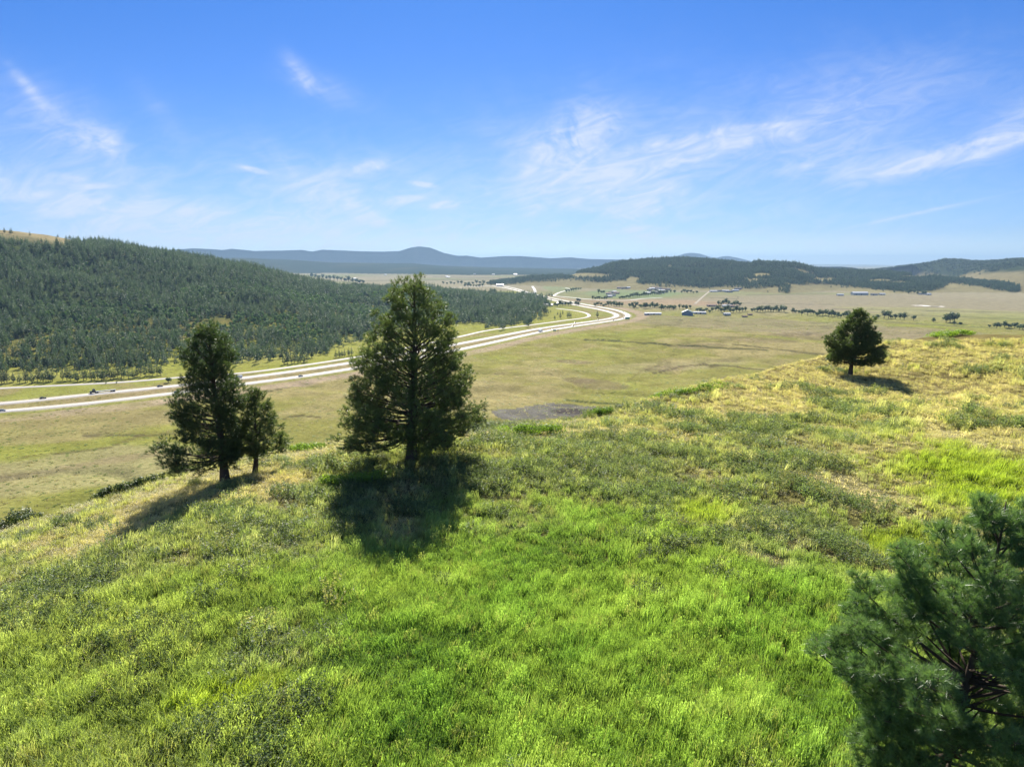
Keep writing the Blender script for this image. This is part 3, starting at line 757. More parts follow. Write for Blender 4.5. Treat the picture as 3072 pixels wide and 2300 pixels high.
            for _k in range(3):
                w_ = P1 + q_[rg.integers(0, nt)] - D*cr_*0.35
                tk.tube([P0*0.3+P1*0.7, w_], [br*0.2, br*0.08], 3)
    for i in range(dead):
        h = Ht*(clear_frac*0.45 + rg.uniform(0, 1)*0.16); ph = rg.uniform(0, 2*PI); L_ = rg.uniform(0.6, 1.5)*min(1, Ht/8)
        a = axis(h); e = a + np.array([math.cos(ph)*L_, math.sin(ph)*L_, rg.uniform(-0.15, 0.15)*L_])
        tk.tube([a, (a+e)/2+np.array([0, 0, 0.08*L_]), e], [0.022, 0.014, 0.004], 4)
        for _k in range(3):
            s0 = a + (e-a)*rg.uniform(0.4, 0.9); e2 = s0 + norm(e-a+rg.normal(size=3)*0.8*L_)*0.35*L_
            tk.tube([s0, e2], [0.008, 0.003], 3)
    root = empty(name, (bx, by_, gzv)); tag(root, label, 'pine tree')
    tk.build('trunk', bark, root, smooth=True)
    V_, F_, t = needles(np.array(pos), np.array(dr_), np.array(tn), nn, nlen, nwid, 0.85, rg)
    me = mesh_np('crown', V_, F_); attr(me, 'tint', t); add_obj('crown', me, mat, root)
    return root

P_BIG = [(1330,1060,1330),(1318,1018,1370),(1301,1012,1400),(1287,1030,1438),(1250,1020,1448),(1230,1007,1455),(1193,1025,1436),(1163,1030,1434),(1144,1060,1438),(1111,1042,1420),(1069,1058,1412),(1025,1060,1378),
         (987,1128,1374),(946,1112,1367),(927,1126,1350),(912,1136,1329),(878,1158,1307),(850,1180,1275),(834,1195,1262),(825,1225,1250)]
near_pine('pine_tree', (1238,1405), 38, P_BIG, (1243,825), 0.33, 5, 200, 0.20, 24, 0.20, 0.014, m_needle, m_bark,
          'tall broad pine, the biggest tree, mid hillside over a wide dark shadow', 0.15, 12, wide=1.05)
P_LEFT = [(1388,510,705),(1380,499,712),(1366,487,712),(1340,482,715),(1326,482,706),(1300,500,706),(1277,513,705),(1240,516,716),(1197,513,724),(1172,530,737),(1158,526,720),(1127,534,709),(1116,545,709),(1077,553,705),(1039,566,700),(1021,575,685),(993,592,655),(980,605,640),(970,618,634)]
near_pine('pine_tree', (673,1459), 39, P_LEFT, (627,969), 0.26, 7, 175, 0.20, 24, 0.19, 0.014, m_needle, m_bark,
          'tall slender pine leaning left on the left part of the hill crest', 0.14, 10, wide=1.10)
P_SM = [(1370,735,800),(1352,715,850),(1340,710,868),(1298,708,856),(1270,715,840),(1242,722,835),(1228,728,826),(1200,738,807),(1180,750,790),(1165,762,775)]
near_pine('pine_tree', (764,1434), 41, P_SM, (769,1165), 0.15, 13, 85, 0.20, 22, 0.21, 0.014, m_needle, m_bark,
          'small pine close beside the slender leaning pine, thin trunk with bare low branches', 0.24, 12, csize=0.34, ctuft=14, wide=1.12)
P_BEH = [(1320,1255,1325),(1290,1240,1345),(1240,1235,1350),(1180,1245,1335),(1120,1258,1318),(1075,1280,1300)]
near_pine('pine_tree', (1286,1347), 44, P_BEH, (1290,1070), 0.17, 17, 40, 0.2, 22, 0.19, 0.013, m_needle, m_bark2,
          'slim pine with reddish trunk hidden just behind the right side of the biggest pine', 0.12, 6)
P_RT = [(1083,2485,2640),(1075,2478,2652),(1065,2476,2658),(1056,2484,2659),(1043,2482,2645),(1020,2480,2650),(1011,2478,2642),(988,2506,2636),(970,2528,2625),(957,2540,2616),(945,2548,2607),(932,2562,2586),(925,2568,2580)]
near_pine('pine_tree', (2553,1122), 73, P_RT, (2575,925), 0.24, 23, 150, 0.22, 22, 0.24, 0.020, m_needle, m_bark,
          'small lone bushy pine standing on the right part of the hill crest', 0.17, 9, csize=0.42, ctuft=16)
P_NEAR = [(2290,2560,3240),(2200,2530,3250),(2100,2480,3260),(2020,2455,3270),(1950,2440,3270),(1880,2445,3270),(1830,2470,3260),(1790,2600,3250),(1740,2640,3220),(1690,2650,3210),(1640,2770,3190),(1600,2820,3150),(1560,2880,3120),(1520,2930,3090),(1495,2990,3060)]
near_pine('pine_tree', (2800,2560), 12.2, P_NEAR, (3012,1485), 0.11, 29, 125, 0.15, 48, 0.17, 0.0062, m_needle_blue, m_bark,
          'large close pine with long blue-green needles in the lower right corner', 0.10, 4, up=(10, 48), csize=0.29, ctuft=24, twig_k=1.35, wide=0.88)

# ---- low-poly trees for the distance
def far_pine_mesh(seed, Ht=11.0, wid=2.3, clump=90, thin=0.0, size=0.95):
    rg = np.random.default_rng(seed); V_ = []; tn = []
    n = clump*4
    t = rg.beta(1.15, 1.5, n); ph = rg.uniform(0, 2*PI, n)
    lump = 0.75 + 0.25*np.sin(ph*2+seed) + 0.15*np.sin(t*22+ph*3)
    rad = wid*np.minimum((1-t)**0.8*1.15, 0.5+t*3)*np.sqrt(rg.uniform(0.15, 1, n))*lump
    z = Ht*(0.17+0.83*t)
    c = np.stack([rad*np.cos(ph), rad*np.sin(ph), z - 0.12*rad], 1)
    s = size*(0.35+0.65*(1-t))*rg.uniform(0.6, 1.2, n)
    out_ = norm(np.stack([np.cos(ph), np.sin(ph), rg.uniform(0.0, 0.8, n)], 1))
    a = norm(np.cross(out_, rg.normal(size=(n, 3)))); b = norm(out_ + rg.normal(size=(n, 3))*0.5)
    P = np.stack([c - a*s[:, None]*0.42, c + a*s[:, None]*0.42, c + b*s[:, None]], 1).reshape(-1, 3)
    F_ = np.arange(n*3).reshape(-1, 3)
    tint = np.repeat(np.clip(0.2 + 0.5*t + 0.2*(rad/wid) + rg.uniform(-0.25, 0.25, n), 0, 1), 3)  # crown tops and outer tips tinted lighter, shade painted in lower and inside
    top = np.array([[0.12, 0, Ht*0.93], [-0.1, 0.1, Ht*0.93], [0, 0, Ht*1.02]]); P = np.vstack([P, top]); F_ = np.vstack([F_, [[n*3, n*3+1, n*3+2]]]); tint = np.r_[tint, 0.5, 0.5, 0.5]
    me = mesh_np('crown', P, F_); attr(me, 'tint', tint); return me
def trunk_mesh(Ht, r_, lean=0.0, limbs=0, seed=0):
    tk = MB(); rg = np.random.default_rng(seed+400)
    tk.tube([(0,0,-0.8),(0.05,0,Ht*0.3),(lean,0.05,Ht*0.8)], [r_*1.2, r_, r_*0.35], 6)
    for i in range(limbs):
        a = rg.uniform(0, 2*PI); h = Ht*rg.uniform(0.2, 0.45); L_ = Ht*0.3
        tk.tube([(0,0,h),(math.cos(a)*L_*0.5, math.sin(a)*L_*0.5, h+L_*0.5),(math.cos(a)*L_*0.8, math.sin(a)*L_*0.8, h+L_)], [r_*0.6, r_*0.35, r_*0.1], 4)
    return tk.mesh('trunk')
def round_tree_mesh(seed, Ht=9.0, wid=4.2, n=420, size=0.9, low=0.12, flat=1.0):
    rg = np.random.default_rng(seed); nl = 9
    lc = rg.normal(size=(nl, 3)); lc = norm(lc)*rg.uniform(0.25, 0.62, (nl, 1)); lr = rg.uniform(0.34, 0.52, nl)
    k = rg.integers(0, nl, n); d = norm(rg.normal(size=(n, 3)))
    p = lc[k] + d*lr[k][:, None]*rg.uniform(0.55, 1.05, (n, 1))
    c = p*np.array([wid, wid, Ht*(1-low)*0.52*flat]) + np.array([0, 0, Ht*(low+(1-low)*0.5)])
    s = size*rg.uniform(0.5, 1.2, n)
    a = norm(np.cross(d, rg.normal(size=(n, 3)))); b = norm(np.cross(a, d) + 0.4*rg.normal(size=(n, 3)))
    P = np.stack([c-a*s[:, None]*0.5, c-b*s[:, None]*0.35, c+a*s[:, None]*0.5, c+b*s[:, None]*0.45], 1).reshape(-1, 3)
    F_ = np.arange(n*4).reshape(-1, 4)
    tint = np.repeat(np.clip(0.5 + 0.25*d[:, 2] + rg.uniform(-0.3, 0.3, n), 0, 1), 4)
    me = mesh_np('crown', P, F_); attr(me, 'tint', tint); return me
pine_kinds = []
for i, (ht, wd) in enumerate([(12.5, 2.5), (11.0, 2.7), (13.5, 2.4), (9.5, 2.2), (11.5, 2.9)]):
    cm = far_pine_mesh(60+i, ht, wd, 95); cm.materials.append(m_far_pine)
    tm = trunk_mesh(ht, 0.2, 0.2); tm.materials.append(m_bark); pine_kinds.append((cm, tm))
round_kinds = []
for i, (ht, wd) in enumerate([(10, 5.2), (8.5, 4.6), (12, 5.6), (7, 4.4)]):
    cm = round_tree_mesh(80+i, ht, wd, 460, 1.25); cm.materials.append(m_cotton)
    tm = trunk_mesh(ht, 0.3, 0.2, 4, i); tm.materials.append(m_bark); round_kinds.append((cm, tm))
proto = {}
def tree(kind_list, k, name, x, y, z, s, rz, label, cat, group):
    key = (id(kind_list), k)
    if key not in proto:
        root = empty(name, (x, y, z), rz); root.scale = (s, s, s)
        add_obj('trunk', kind_list[k][1], None, root); add_obj('crown', kind_list[k][0], None, root); proto[key] = root
    else:
        root = copy_tree(proto[key], (x, y, z), rz, s); root.name = name
    tag(root, label, cat, group); return root

# ---- prototypes for the massed plants (kept out of the scene: only the masses are in it)
def gn_mass(name, pts, idx, rot, scl, icol, protos, mat_over=None, label=None, cat=None):
    me = bpy.data.meshes.new(name); n = len(pts)
    me.vertices.add(n); me.vertices.foreach_set('co', np.asarray(pts, np.float32).ravel())
    attr(me, 'idx', idx, 'INT'); attr(me, 'rot', rot, 'FLOAT_VECTOR'); attr(me, 'scl', scl, 'FLOAT_VECTOR')
    if icol is not None: attr(me, 'icol', icol, 'FLOAT_VECTOR')
    pc = bpy.data.collections.new(name + '_kinds')
    for i, pm in enumerate(protos):
        po = bpy.data.objects.new('%s_kind_%02d' % (name, i), pm); pc.objects.link(po)
    o = add_obj(name, me)
    ng = bpy.data.node_groups.new(name + '_nodes', 'GeometryNodeTree')
    ng.interface.new_socket('Geometry', in_out='INPUT', socket_type='NodeSocketGeometry')
    ng.interface.new_socket('Geometry', in_out='OUTPUT', socket_type='NodeSocketGeometry')
    N = ng.nodes.new; gi = N('NodeGroupInput'); go = N('NodeGroupOutput')
    iop = N('GeometryNodeInstanceOnPoints'); ci = N('GeometryNodeCollectionInfo')
    ci.inputs['Collection'].default_value = pc; ci.inputs['Separate Children'].default_value = True; ci.inputs['Reset Children'].default_value = True
    iop.inputs['Pick Instance'].default_value = True
    def na(nm_, dt):
        a = N('GeometryNodeInputNamedAttribute'); a.data_type = dt; a.inputs['Name'].default_value = nm_; return a.outputs['Attribute']
    er = N('FunctionNodeEulerToRotation'); ng.links.new(na('rot', 'FLOAT_VECTOR'), er.inputs[0])
    ng.links.new(gi.outputs[0], iop.inputs['Points']); ng.links.new(ci.outputs[0], iop.inputs['Instance'])
    ng.links.new(na('idx', 'INT'), iop.inputs['Instance Index']); ng.links.new(er.outputs[0], iop.inputs['Rotation'])
    ng.links.new(na('scl', 'FLOAT_VECTOR'), iop.inputs['Scale']); ng.links.new(iop.outputs[0], go.inputs[0])
    md = o.modifiers.new('scatter', 'NODES'); md.node_group = ng
    tag(o, label, cat, kind='stuff'); return o

# ---- the forest on the left hill
def scatter(az0, az1, r0, r1, spacing, seed):
    rg = np.random.default_rng(seed)
    n = int((az1-az0)*(r1*r1-r0*r0)/2/(spacing*spacing))
    az = rg.uniform(az0, az1, n); r = np.sqrt(rg.uniform(r0*r0, r1*r1, n))
    return np.sin(az)*r, np.cos(az)*r, rg
def visible_px(px, py): return (px > -700) & (px < 3700)
x, y, rg = scatter(R(-46), R(6), 560, 2200, 6.5, 200)
z, cat_, dr = parts_z(x, y); px, py = proj(x, y, z)
n1 = fbm(x/70., y/70., 131, 4); n2 = fbm(x/22., y/22., 133, 2)
low_edge = np.interp(px, [-200,0,150,250,400,470,560,640,727,800,866,930,982,1020,1049,1120,1230,1367,1376,1480,1500,1540,1570,1585,1626], [1118,1118,1120,1116,1112,1104,1092,1098,1090,1078,1070,1064,1060,1035,1028,1010,990,975,975,973,985,975,966,982,958])
sparse_top = np.interp(px, [-200,0,300,600,727,800,900,1626], [1000,1000,1010,1040,1075,1085,1100,1100])
up_edge = np.interp(px, [-200,0,100,150,230,290,300], [733,733,736,742,736,728,600])
dens = ss(12, -12, py-low_edge - 8*n2)
mid = ss(0, 70, py-sparse_top)
dens = dens*(1 - 0.50*mid*ss(-0.35, 0.25, n1+0.3*n2))
dens = dens*np.where(py < up_edge, 0.0, 1.0)
dens = dens*(1 - 0.9*blob(px, py, 880, 1020, 70, 12, -10, n2)*0 )
clear = ss(0.46, 0.56, n1)*(py > 860)
dens = dens*(1-0.9*clear)
dens = np.where((px > 1300) & (py > 972) & (px < 1460), 0, dens)
_dF, _sF = dist_poly(x, y, RF, 3)
dens = dens*((cat_ == 2) | (px > 1200) | ((_sF > 0) & (_dF > 45)))*(dr > 8)*((_sF > 0) | (px > 1200))*visible_px(px, py)*ss(1640, 1560, px + 25*n2 - (960-py)*0.4)
keep = rg.uniform(0, 1, len(x)) < dens
x, y, z, px, py, n1, n2 = [a[keep] for a in (x, y, z, px, py, n1, n2)]
# broadleaf patches half way up
dec = ss(-0.05, 0.22, fbm(x/90., y/90., 141, 3))*((px > 100) & (px < 1350)).astype(float)*ss(1060, 1000, py)*ss(770, 830, py)*0.85
isdec = rg.uniform(0, 1, len(x)) < dec
r = np.hypot(x, y)
pin_i = np.where(~isdec)[0]
near_order = pin_i[np.argsort(r[pin_i])]
blocked = ((px > 490) & (px < 880) & (py > 980)) | ((px > 1010) & (px < 1450))
near_order = [i for i in near_order if not blocked[i] and -10 < px[i] < 3080][:205]
indiv = np.zeros(len(x), bool); indiv[near_order] = True
for i in near_order:
    k = int(rg.integers(0, 5))
    tree(pine_kinds, k, 'pine_tree', float(x[i]), float(y[i]), float(z[i]), float(rg.uniform(0.65, 1.4)), float(rg.uniform(0, 6.28)),
         'dark pine in the forest on the lower slope of the big wooded hill', 'pine tree', 'pines on the lower slope of the wooded hill')
m = ~indiv
hazel = [round_tree_mesh(90+i, 8.5, 3.4, 260, 1.2) for i in range(3)]
for h_ in hazel: h_.materials.append(m_far_leaf)
cr_all = [pk[0] for pk in pine_kinds]
fp = [far_pine_mesh(160+i, [12.5,11,13.5,9.5][i], [2.6,2.9,2.5,2.3][i], 60, 0, 1.15) for i in range(4)]
for f_ in fp: f_.materials.append(m_far_pine)
nn_ = int(m.sum())
idx = np.where(isdec[m], rg.integers(4, 7, nn_), rg.integers(0, 4, nn_))
s = np.where(rg.uniform(0, 1, nn_) < 0.2, rg.uniform(0.4, 0.8, nn_), rg.uniform(0.9, 1.6, nn_))*(1+0.45*fbm(x[m]/60., y[m]/60., 151, 3))*np.where(isdec[m], 0.85, 1.0)
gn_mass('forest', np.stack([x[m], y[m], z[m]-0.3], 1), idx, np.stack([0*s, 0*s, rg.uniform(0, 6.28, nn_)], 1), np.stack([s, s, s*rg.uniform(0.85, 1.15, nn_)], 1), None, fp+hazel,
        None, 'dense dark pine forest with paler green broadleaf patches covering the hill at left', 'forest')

# ---- forest on the right ridge and the hills behind it
x, y, rg = scatter(R(-3), R(46), 2500, 4500, 8.5, 210)
z, cat_, dr = parts_z(x, y); px, py = proj(x, y, z)
d = ridge_forest(px, py, x, y)*(cat_ == 3)*visible_px(px, py)
keep = rg.uniform(0, 1, len(x)) < d
x, y, z = x[keep], y[keep], z[keep]
nn_ = len(x); s = rg.uniform(0.7, 1.5, nn_)*np.where(rg.uniform(0, 1, nn_) < 0.08, 1.45, 1.0)
rp = [far_pine_mesh(170+i, 10.5, 3.0, 26, 0, 1.9) for i in range(3)]
for f_ in rp: f_.materials.append(m_ridge_pine)
gn_mass('ridge_forest', np.stack([x, y, z-0.3], 1), rg.integers(0, 3, nn_), np.stack([0*s, 0*s, rg.uniform(0, 6.28, nn_)], 1), np.stack([s, s, s], 1), None, rp,
        None, 'dark forest covering the long ridge across the valley at right', 'forest')
x, y, rg = scatter(R(20), R(46), 4300, 6200, 22, 220)
z, cat_, dr = parts_z(x, y); px, py = proj(x, y, z)
d = far_forest(px, py, x, y)*(cat_ == 4)*visible_px(px, py)
keep = rg.uniform(0, 1, len(x)) < d
x, y, z = x[keep], y[keep], z[keep]; nn_ = len(x); s = rg.uniform(1.2, 2.2, nn_)
gn_mass('distant_forest', np.stack([x, y, z-0.3], 1), rg.integers(0, 3, nn_), np.stack([0*s, 0*s, rg.uniform(0, 6.28, nn_)], 1), np.stack([s*1.5, s*1.5, s*0.7], 1), None, rp,
        None, 'bluish forest on the far hills at the right edge', 'forest')

# ---- counted pines out in the open
rg = np.random.default_rng(77)
def place_on(px, py):
    """find the ground point seen at a photo pixel"""
    dx, f, dz = [float(v) for v in ray(px, py)]
    ts = np.exp(np.linspace(math.log(200), math.log(6000), 900))/f
    zz = H(dx*ts, f*ts); hit = np.where(CZ + dz*ts < zz)[0]
    t = ts[hit[0]] if len(hit) else ts[-1]
    return dx*t, f*t, float(H(np.array([dx*t]), np.array([f*t]))[0])
ORD = 'leftmost second third fourth fifth sixth seventh eighth ninth tenth eleventh twelfth thirteenth fourteenth fifteenth sixteenth seventeenth eighteenth nineteenth twentieth twenty-first twenty-second twenty-third'.split()
def number_row(objs, label, most=23):
    if not 2 <= len(objs) <= most: return
    objs = sorted(objs, key=lambda o: float(proj(np.array(o.location[0]), np.array(o.location[1]), np.array(o.location[2]))[0]))
    for i, o in enumerate(objs):
        o['label'] = ('leftmost ' if i == 0 else 'rightmost ' if i == len(objs)-1 else ORD[i] + ' from left, ') + label
def place_many(lst, kinds, name, label, cat, group, sc_=(0.8, 1.1)):
    res = []
    for e in lst:
        X, Y, Z = place_on(e[0], e[1]); s = rg.uniform(*sc_)*(e[2] if len(e) > 2 else 1)
        res.append(tree(kinds, int(rg.integers(0, len(kinds))), name, X, Y, Z-0.2, float(s), float(rg.uniform(0, 6.28)), label, cat, group))
    number_row(res, label)
    return res
row = []
for xx in [4,14,22,40,60,76,84,96,112,120,130,139,146,154,160,190,200,210,224,232,252,262,276,285,296,304,314,323,333,343,352,364,374,386,397,410,422,434,446,458,470,482]:
    row.append((xx+rg.uniform(-2, 2), np.interp(xx, [0,270,530], [1152,1143,1124]) + rg.uniform(-5, 2)))
for lo_, hi_, wh_ in ((0, 100, 'left'), (100, 270, 'middle'), (270, 600, 'right')):
    place_many([e for e in row if lo_ <= e[0] < hi_], pine_kinds, 'pine_tree', 'pine of the %s stretch of the pine row on the frontage road' % wh_, 'pine tree', 'pine row on the frontage road, %s stretch' % wh_, (0.85, 1.3))
place_many([(852,1094),(862,1090),(874,1092),(884,1088),(893,1090),(902,1086),(912,1088),(921,1086),(866,1082),(905,1080),(890,1080),(936,1074)], pine_kinds, 'pine_tree',
           'pine in the dark clump by the frontage road left of biggest pine', 'pine tree', 'clump of pines beside the frontage road', (0.9, 1.3))
place_many([(1008,1074),(1018,1072),(1026,1070),(1034,1071),(1046,1068),(1055,1066)], pine_kinds, 'pine_tree', 'pine in the small row by the road left of the biggest pine', 'pine tree', 'small row of pines left of the biggest pine', (0.7, 0.95))
place_many([(1458,989,1.3),(1464,988,1.2)], pine_kinds, 'pine_tree', 'tall dark pine standing apart in front of the pine plantation', 'pine tree', 'pair of tall pines before the plantation', (0.9, 1.0))
place_many([(1664,959,0.9),(1681,956,1.25)], pine_kinds, 'pine_tree', 'lone pine on the yellow grass inside the frontage road bend', 'pine tree', 'lone pines inside the road bend', (0.9, 1.0))
place_many([(1702,954),(1707,953,1.1),(1712,953)], pine_kinds, 'pine_tree', 'pine in the tight clump of three inside the frontage road bend', 'pine tree', 'clump of three pines inside the bend', (1.0, 1.15))
place_many([(1792,953,1.5)], pine_kinds, 'pine_tree', 'single pine growing between the two carriageways near the bend', 'pine tree', None, (0.9, 1.0))
place_many([(1632,941),(1639,940),(1646,941),(1652,939),(1673,945),(1688,944)], pine_kinds, 'pine_tree', 'small pine in the loose line right of the plantation end', 'pine tree', 'loose line of small pines by the plantation', (0.6, 0.8))
place_many([(14,701),(31,704),(35,703),(90,709),(174,713),(199,718),(209,718),(237,726),(125,730),(211,737)], pine_kinds, 'pine_tree', 'small dark tree on the straw coloured bare summit', 'pine tree', 'scattered trees on the bare summit', (0.8, 1.2))
place_many([(505,1148,0.85)], round_kinds, 'leafy_tree', 'dark round bush between the frontage road and the highway behind the slender pine', 'tree', None, (0.9, 1.0))
place_many([(318,1152,0.35),(350,1151,0.3)], pine_kinds, 'pine_tree', 'tiny pine seedling on the grass strip between frontage road and highway', 'pine tree', 'tiny pines on the grass strip', (0.9, 1.0))

# ---- broadleaf trees on the valley floor
rows = [
 ([(x_, 919+rg.uniform(-2, 2)) for x_ in np.arange(1786, 1872, 8)], 'round dark green tree in the tree line right behind the highway bend', 'tree line behind the highway bend'),
 ([(x_, 923+rg.uniform(-2, 3)) for x_ in list(np.arange(1890, 1912, 6)) + list(np.arange(1920, 1945, 6)) + list(np.arange(1950, 1975, 7))], 'round tree in the broken tree line left of the long barns', 'broken tree line left of the barns'),
 ([(x_, 929+rg.uniform(-3, 2)) for x_ in list(np.arange(1984, 2030, 6)) + [2038, 2049, 2059, 2070]], 'round tree in the tree line directly behind the gabled barn', 'trees behind the gabled barn'),
 ([(x_, 938+rg.uniform(-6, 2)) for x_ in np.arange(2092, 2242, 9)], 'tree in the long bushy tree line right of the gabled barn', 'bushy tree line right of the barn'),
 ([(x_, 936+rg.uniform(-3, 2)) for x_ in list(np.arange(2256, 2300, 8)) + list(np.arange(2304, 2356, 8))], 'tree in the tree line in the middle of the wide tan field', 'tree line in the middle field'),
 ([(x_, np.interp(x_, [2378,2560], [942,955])+rg.uniform(-4, 2)) for x_ in np.arange(2378, 2566, 9)], 'tree in the dense tree line seen left of the lone pine top', 'tree line left of the lone pine'),
 ([(2622,958),(2634,958),(2652,956),(2665,955,1.3),(2672,956),(2686,958,1.2),(2700,959),(2712,960),(2740,961,1.1)], 'small tree along the fence line right of the lone pine', 'small trees right of the lone pine'),
 ([(2838,968,1.5),(2850,967,1.8),(2862,968,1.5)], 'tree of the big round dark clump alone in the right field', 'round clump in the right field'),
 ([(2800,967,0.7),(2862,975,0.8),(2880,975,0.9),(2968,982,0.7),(2990,984,1.1),(3000,985,0.7),(3014,983),(3026,986),(3044,985,1.2),(3058,988,0.8),(3068,989)], 'small bushy tree dotted along the field edge at far right', 'bushy trees at the far right field edge'),
 ([(x_, 888+rg.uniform(-2, 2), 1.6) for x_ in list(np.arange(1410, 1445, 7)) + list(np.arange(1450, 1482, 7))], 'large dark tree in the grove above the pine plantation', 'grove above the plantation'),
 ([(x_, 894+rg.uniform(-1, 1)) for x_ in [1511,1518,1525,1532,1541,1549]], 'tree in the straight dark row above the far end of the plantation', 'straight row above the plantation'),
 ([(1556,899),(1562,903),(1568,896,1.3),(1575,904),(1582,898,1.5),(1590,904,1.3),(1597,900,1.4),(1604,906),(1612,912),(1556,911),(1570,912),(1615,897),(1570,888,1.2),(1580,888)], 'tree around the farm buildings beside the highway', 'trees around the highway farm'),
 ([(x_, 917+rg.uniform(-1, 3)) for x_ in [1640,1648,1664,1672,1680,1688,1697,1706,1713,1728,1735]], 'tree beside the long white shed left of the highway bend', 'trees beside the white shed'),
 ([(1733,905,1.3),(1739,905,1.2)], 'tree of the pair between the valley road and the highway', 'pair of trees between roads'),
 ([(x_, np.interp(x_, [1700,1745], [878,868]), 1.1) for x_ in np.arange(1700, 1746, 7)], 'dark tree in the slanting hedge above the valley road', 'slanting hedge above the valley road'),
 ([(x_, np.interp(x_, [1775,1825], [898,899]), 0.9) for x_ in np.arange(1778, 1826, 7)], 'low tree in the row just above the valley road', 'row just above the valley road'),
 ([(x_, np.interp(x_, [1860,1990], [897,882]), 1.1) for x_ in np.arange(1860, 1994, 6.5)], 'tree in the dark belt curving up to the hillside houses', 'dark belt by the hillside houses'),
 ([(1796,881,1.1),(1804,880,1.2),(1812,881)], 'dark tree left of the short curved track by the houses', 'trees by the curved track'),
 ([(2045,880,1.2),(2053,877,1.4),(2062,879,1.3),(2072,878,1.5),(2080,880,1.1),(2090,880,1.0),(2000,880),(2012,879),(2024,880)], 'tree in the grove right of the hillside houses', 'grove right of the houses'),
 ([(2155,917),(2163,915),(2170,914),(2178,912,1.1),(2186,915),(2195,918),(2203,918),(2211,918),(2219,918)], 'tree in the dark shelter belt round the field farm', 'shelter belt of the field farm'),
 ([(2725,882,1.2),(2733,880,1.3),(2742,881,1.2),(2752,883),(2768,884,1.1),(2776,884),(2790,884)], 'tree around the farm at the foot of the far right hills', 'trees of the far right farm'),
 ([(x_, 853+rg.uniform(-1, 1), 1.7) for x_ in np.arange(1330, 1494, 11)], 'far tree in the long dark line above the interchange', 'far tree line above the interchange'),
 ([(x_, 861, 1.4) for x_ in np.arange(1394, 1450, 9)], 'far tree in the short dark line left of the interchange', 'short dark line left of the interchange'),
 ([(x_, 868+rg.uniform(-1,1), 1.8) for x_ in np.arange(1060, 1180, 9)], 'far hazy tree in the town belt left of the biggest pine top', 'far town trees left of the pine top'),
 ([(x_, np.interp(x_, [930,1090], [832,852]), 2.6) for x_ in np.arange(936, 1092, 11)], 'far blue-grey tree in the strip beyond the left hill foot', 'far strip of trees beyond the hill'),
]
for lst, label, grp in rows:
    place_many(lst, round_kinds, 'leafy_tree', label, 'tree', grp, (1.0, 1.55))

# ---- shrubs on the hill
def shrub(name, px, py, Y, w, d, h, label, mat, seed, size=0.11, n=2600, dens=1.0, zoff=0.0):
    X, Yw, Z = [float(v) for v in at_y(px, py, Y)]
    Z = float(H(np.array([X]), np.array([Yw]))[0]) + zoff
    rg_ = np.random.default_rng(seed); nl = 14
    lc = np.stack([rg_.uniform(-0.75, 0.75, nl)*w/2, rg_.uniform(-0.7, 0.7, nl)*d/2, rg_.uniform(0.25, 0.55, nl)*h], 1)
    lc[:, 2] *= (1 - 0.4*(np.abs(lc[:, 0])/(w/2))**2)
    lr = rg_.uniform(0.25, 0.45, nl)
    k_ = rg_.integers(0, nl, n); dd = norm(rg_.normal(size=(n, 3)))
    c = lc[k_] + dd*lr[k_][:, None]*np.array([w*0.42, d*0.42, h*0.95])*rg_.uniform(0.5, 1.05, (n, 1))
    gz_ = H(X+c[:, 0], Yw+c[:, 1]) - Z
    c[:, 2] = np.maximum(c[:, 2], 0.04) + gz_
    s_ = size*rg_.uniform(0.6, 1.3, n)
    a = norm(np.cross(dd, rg_.normal(size=(n, 3)))); b = norm(np.cross(a, dd) + 0.5*rg_.normal(size=(n, 3)))
    P = np.stack([c-a*s_[:, None]*0.5, c-b*s_[:, None]*0.3, c+a*s_[:, None]*0.5, c+b*s_[:, None]*0.3], 1).reshape(-1, 3)
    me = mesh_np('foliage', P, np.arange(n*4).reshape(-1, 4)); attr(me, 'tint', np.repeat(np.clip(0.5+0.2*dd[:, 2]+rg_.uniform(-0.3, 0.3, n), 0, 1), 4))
    root = empty(name, (X, Yw, Z)); tag(root, label, 'shrub')
    st = MB()
    for i in range(nl):
        p = lc[i]; g0 = float(H(np.array([X+p[0]*0.5]), np.array([Yw+p[1]*0.5]))[0])-Z
        g1 = float(H(np.array([X+p[0]]), np.array([Yw+p[1]]))[0])-Z
        st.tube([(p[0]*0.5, p[1]*0.5, g0-0.1), (p[0]*0.8, p[1]*0.8, (g0+g1)/2+p[2]*0.5), (p[0], p[1], g1+p[2])], [0.03, 0.02, 0.008], 4)
    st.build('stems', m_bark, root); add_obj('foliage', me, mat, root); return root
shrub('shrub', 1590, 1325, 47, 5.4, 2.8, 1.1, 'bright green spreading shrub alone on the crest right of the biggest pine', m_shrub, 1, 0.13, 3800)
shrub('shrub', 1075, 1452, 34.5, 5.2, 2.2, 0.9, 'green shrub thicket in the shade at the left foot of the biggest pine', m_shrub, 2, 0.12, 3600)
shrub('shrub', 930, 1345, 49.5, 4.0, 2.0, 0.8, 'yellow-green shrub strip on the crest between the small pine and the biggest pine', m_shrub, 3, 0.13, 2200)
shrub('shrub', 1795, 1240, 61.0, 3.0, 1.8, 1.1, 'small bright shrub on the crest in front of the dry pond', m_shrub, 4, 0.13, 2200)
shrub('shrub', 2060, 1180, 66.0, 8.0, 2.0, 0.9, 'long low bright shrub strip along the crest right of the dry pond', m_shrub, 5, 0.15, 2600)
shrub('shrub', 2860, 1000, 94, 7.5, 3.0, 0.95, 'bright green low thicket on the highest right point of the crest', m_shrub, 6, 0.17, 3400)
shrub('shrub', 25, 1570, 41, 2.8, 2.4, 2.2, 'big dark bushy shrub below the crest at the left edge', m_darkshrub, 7, 0.14, 3600)
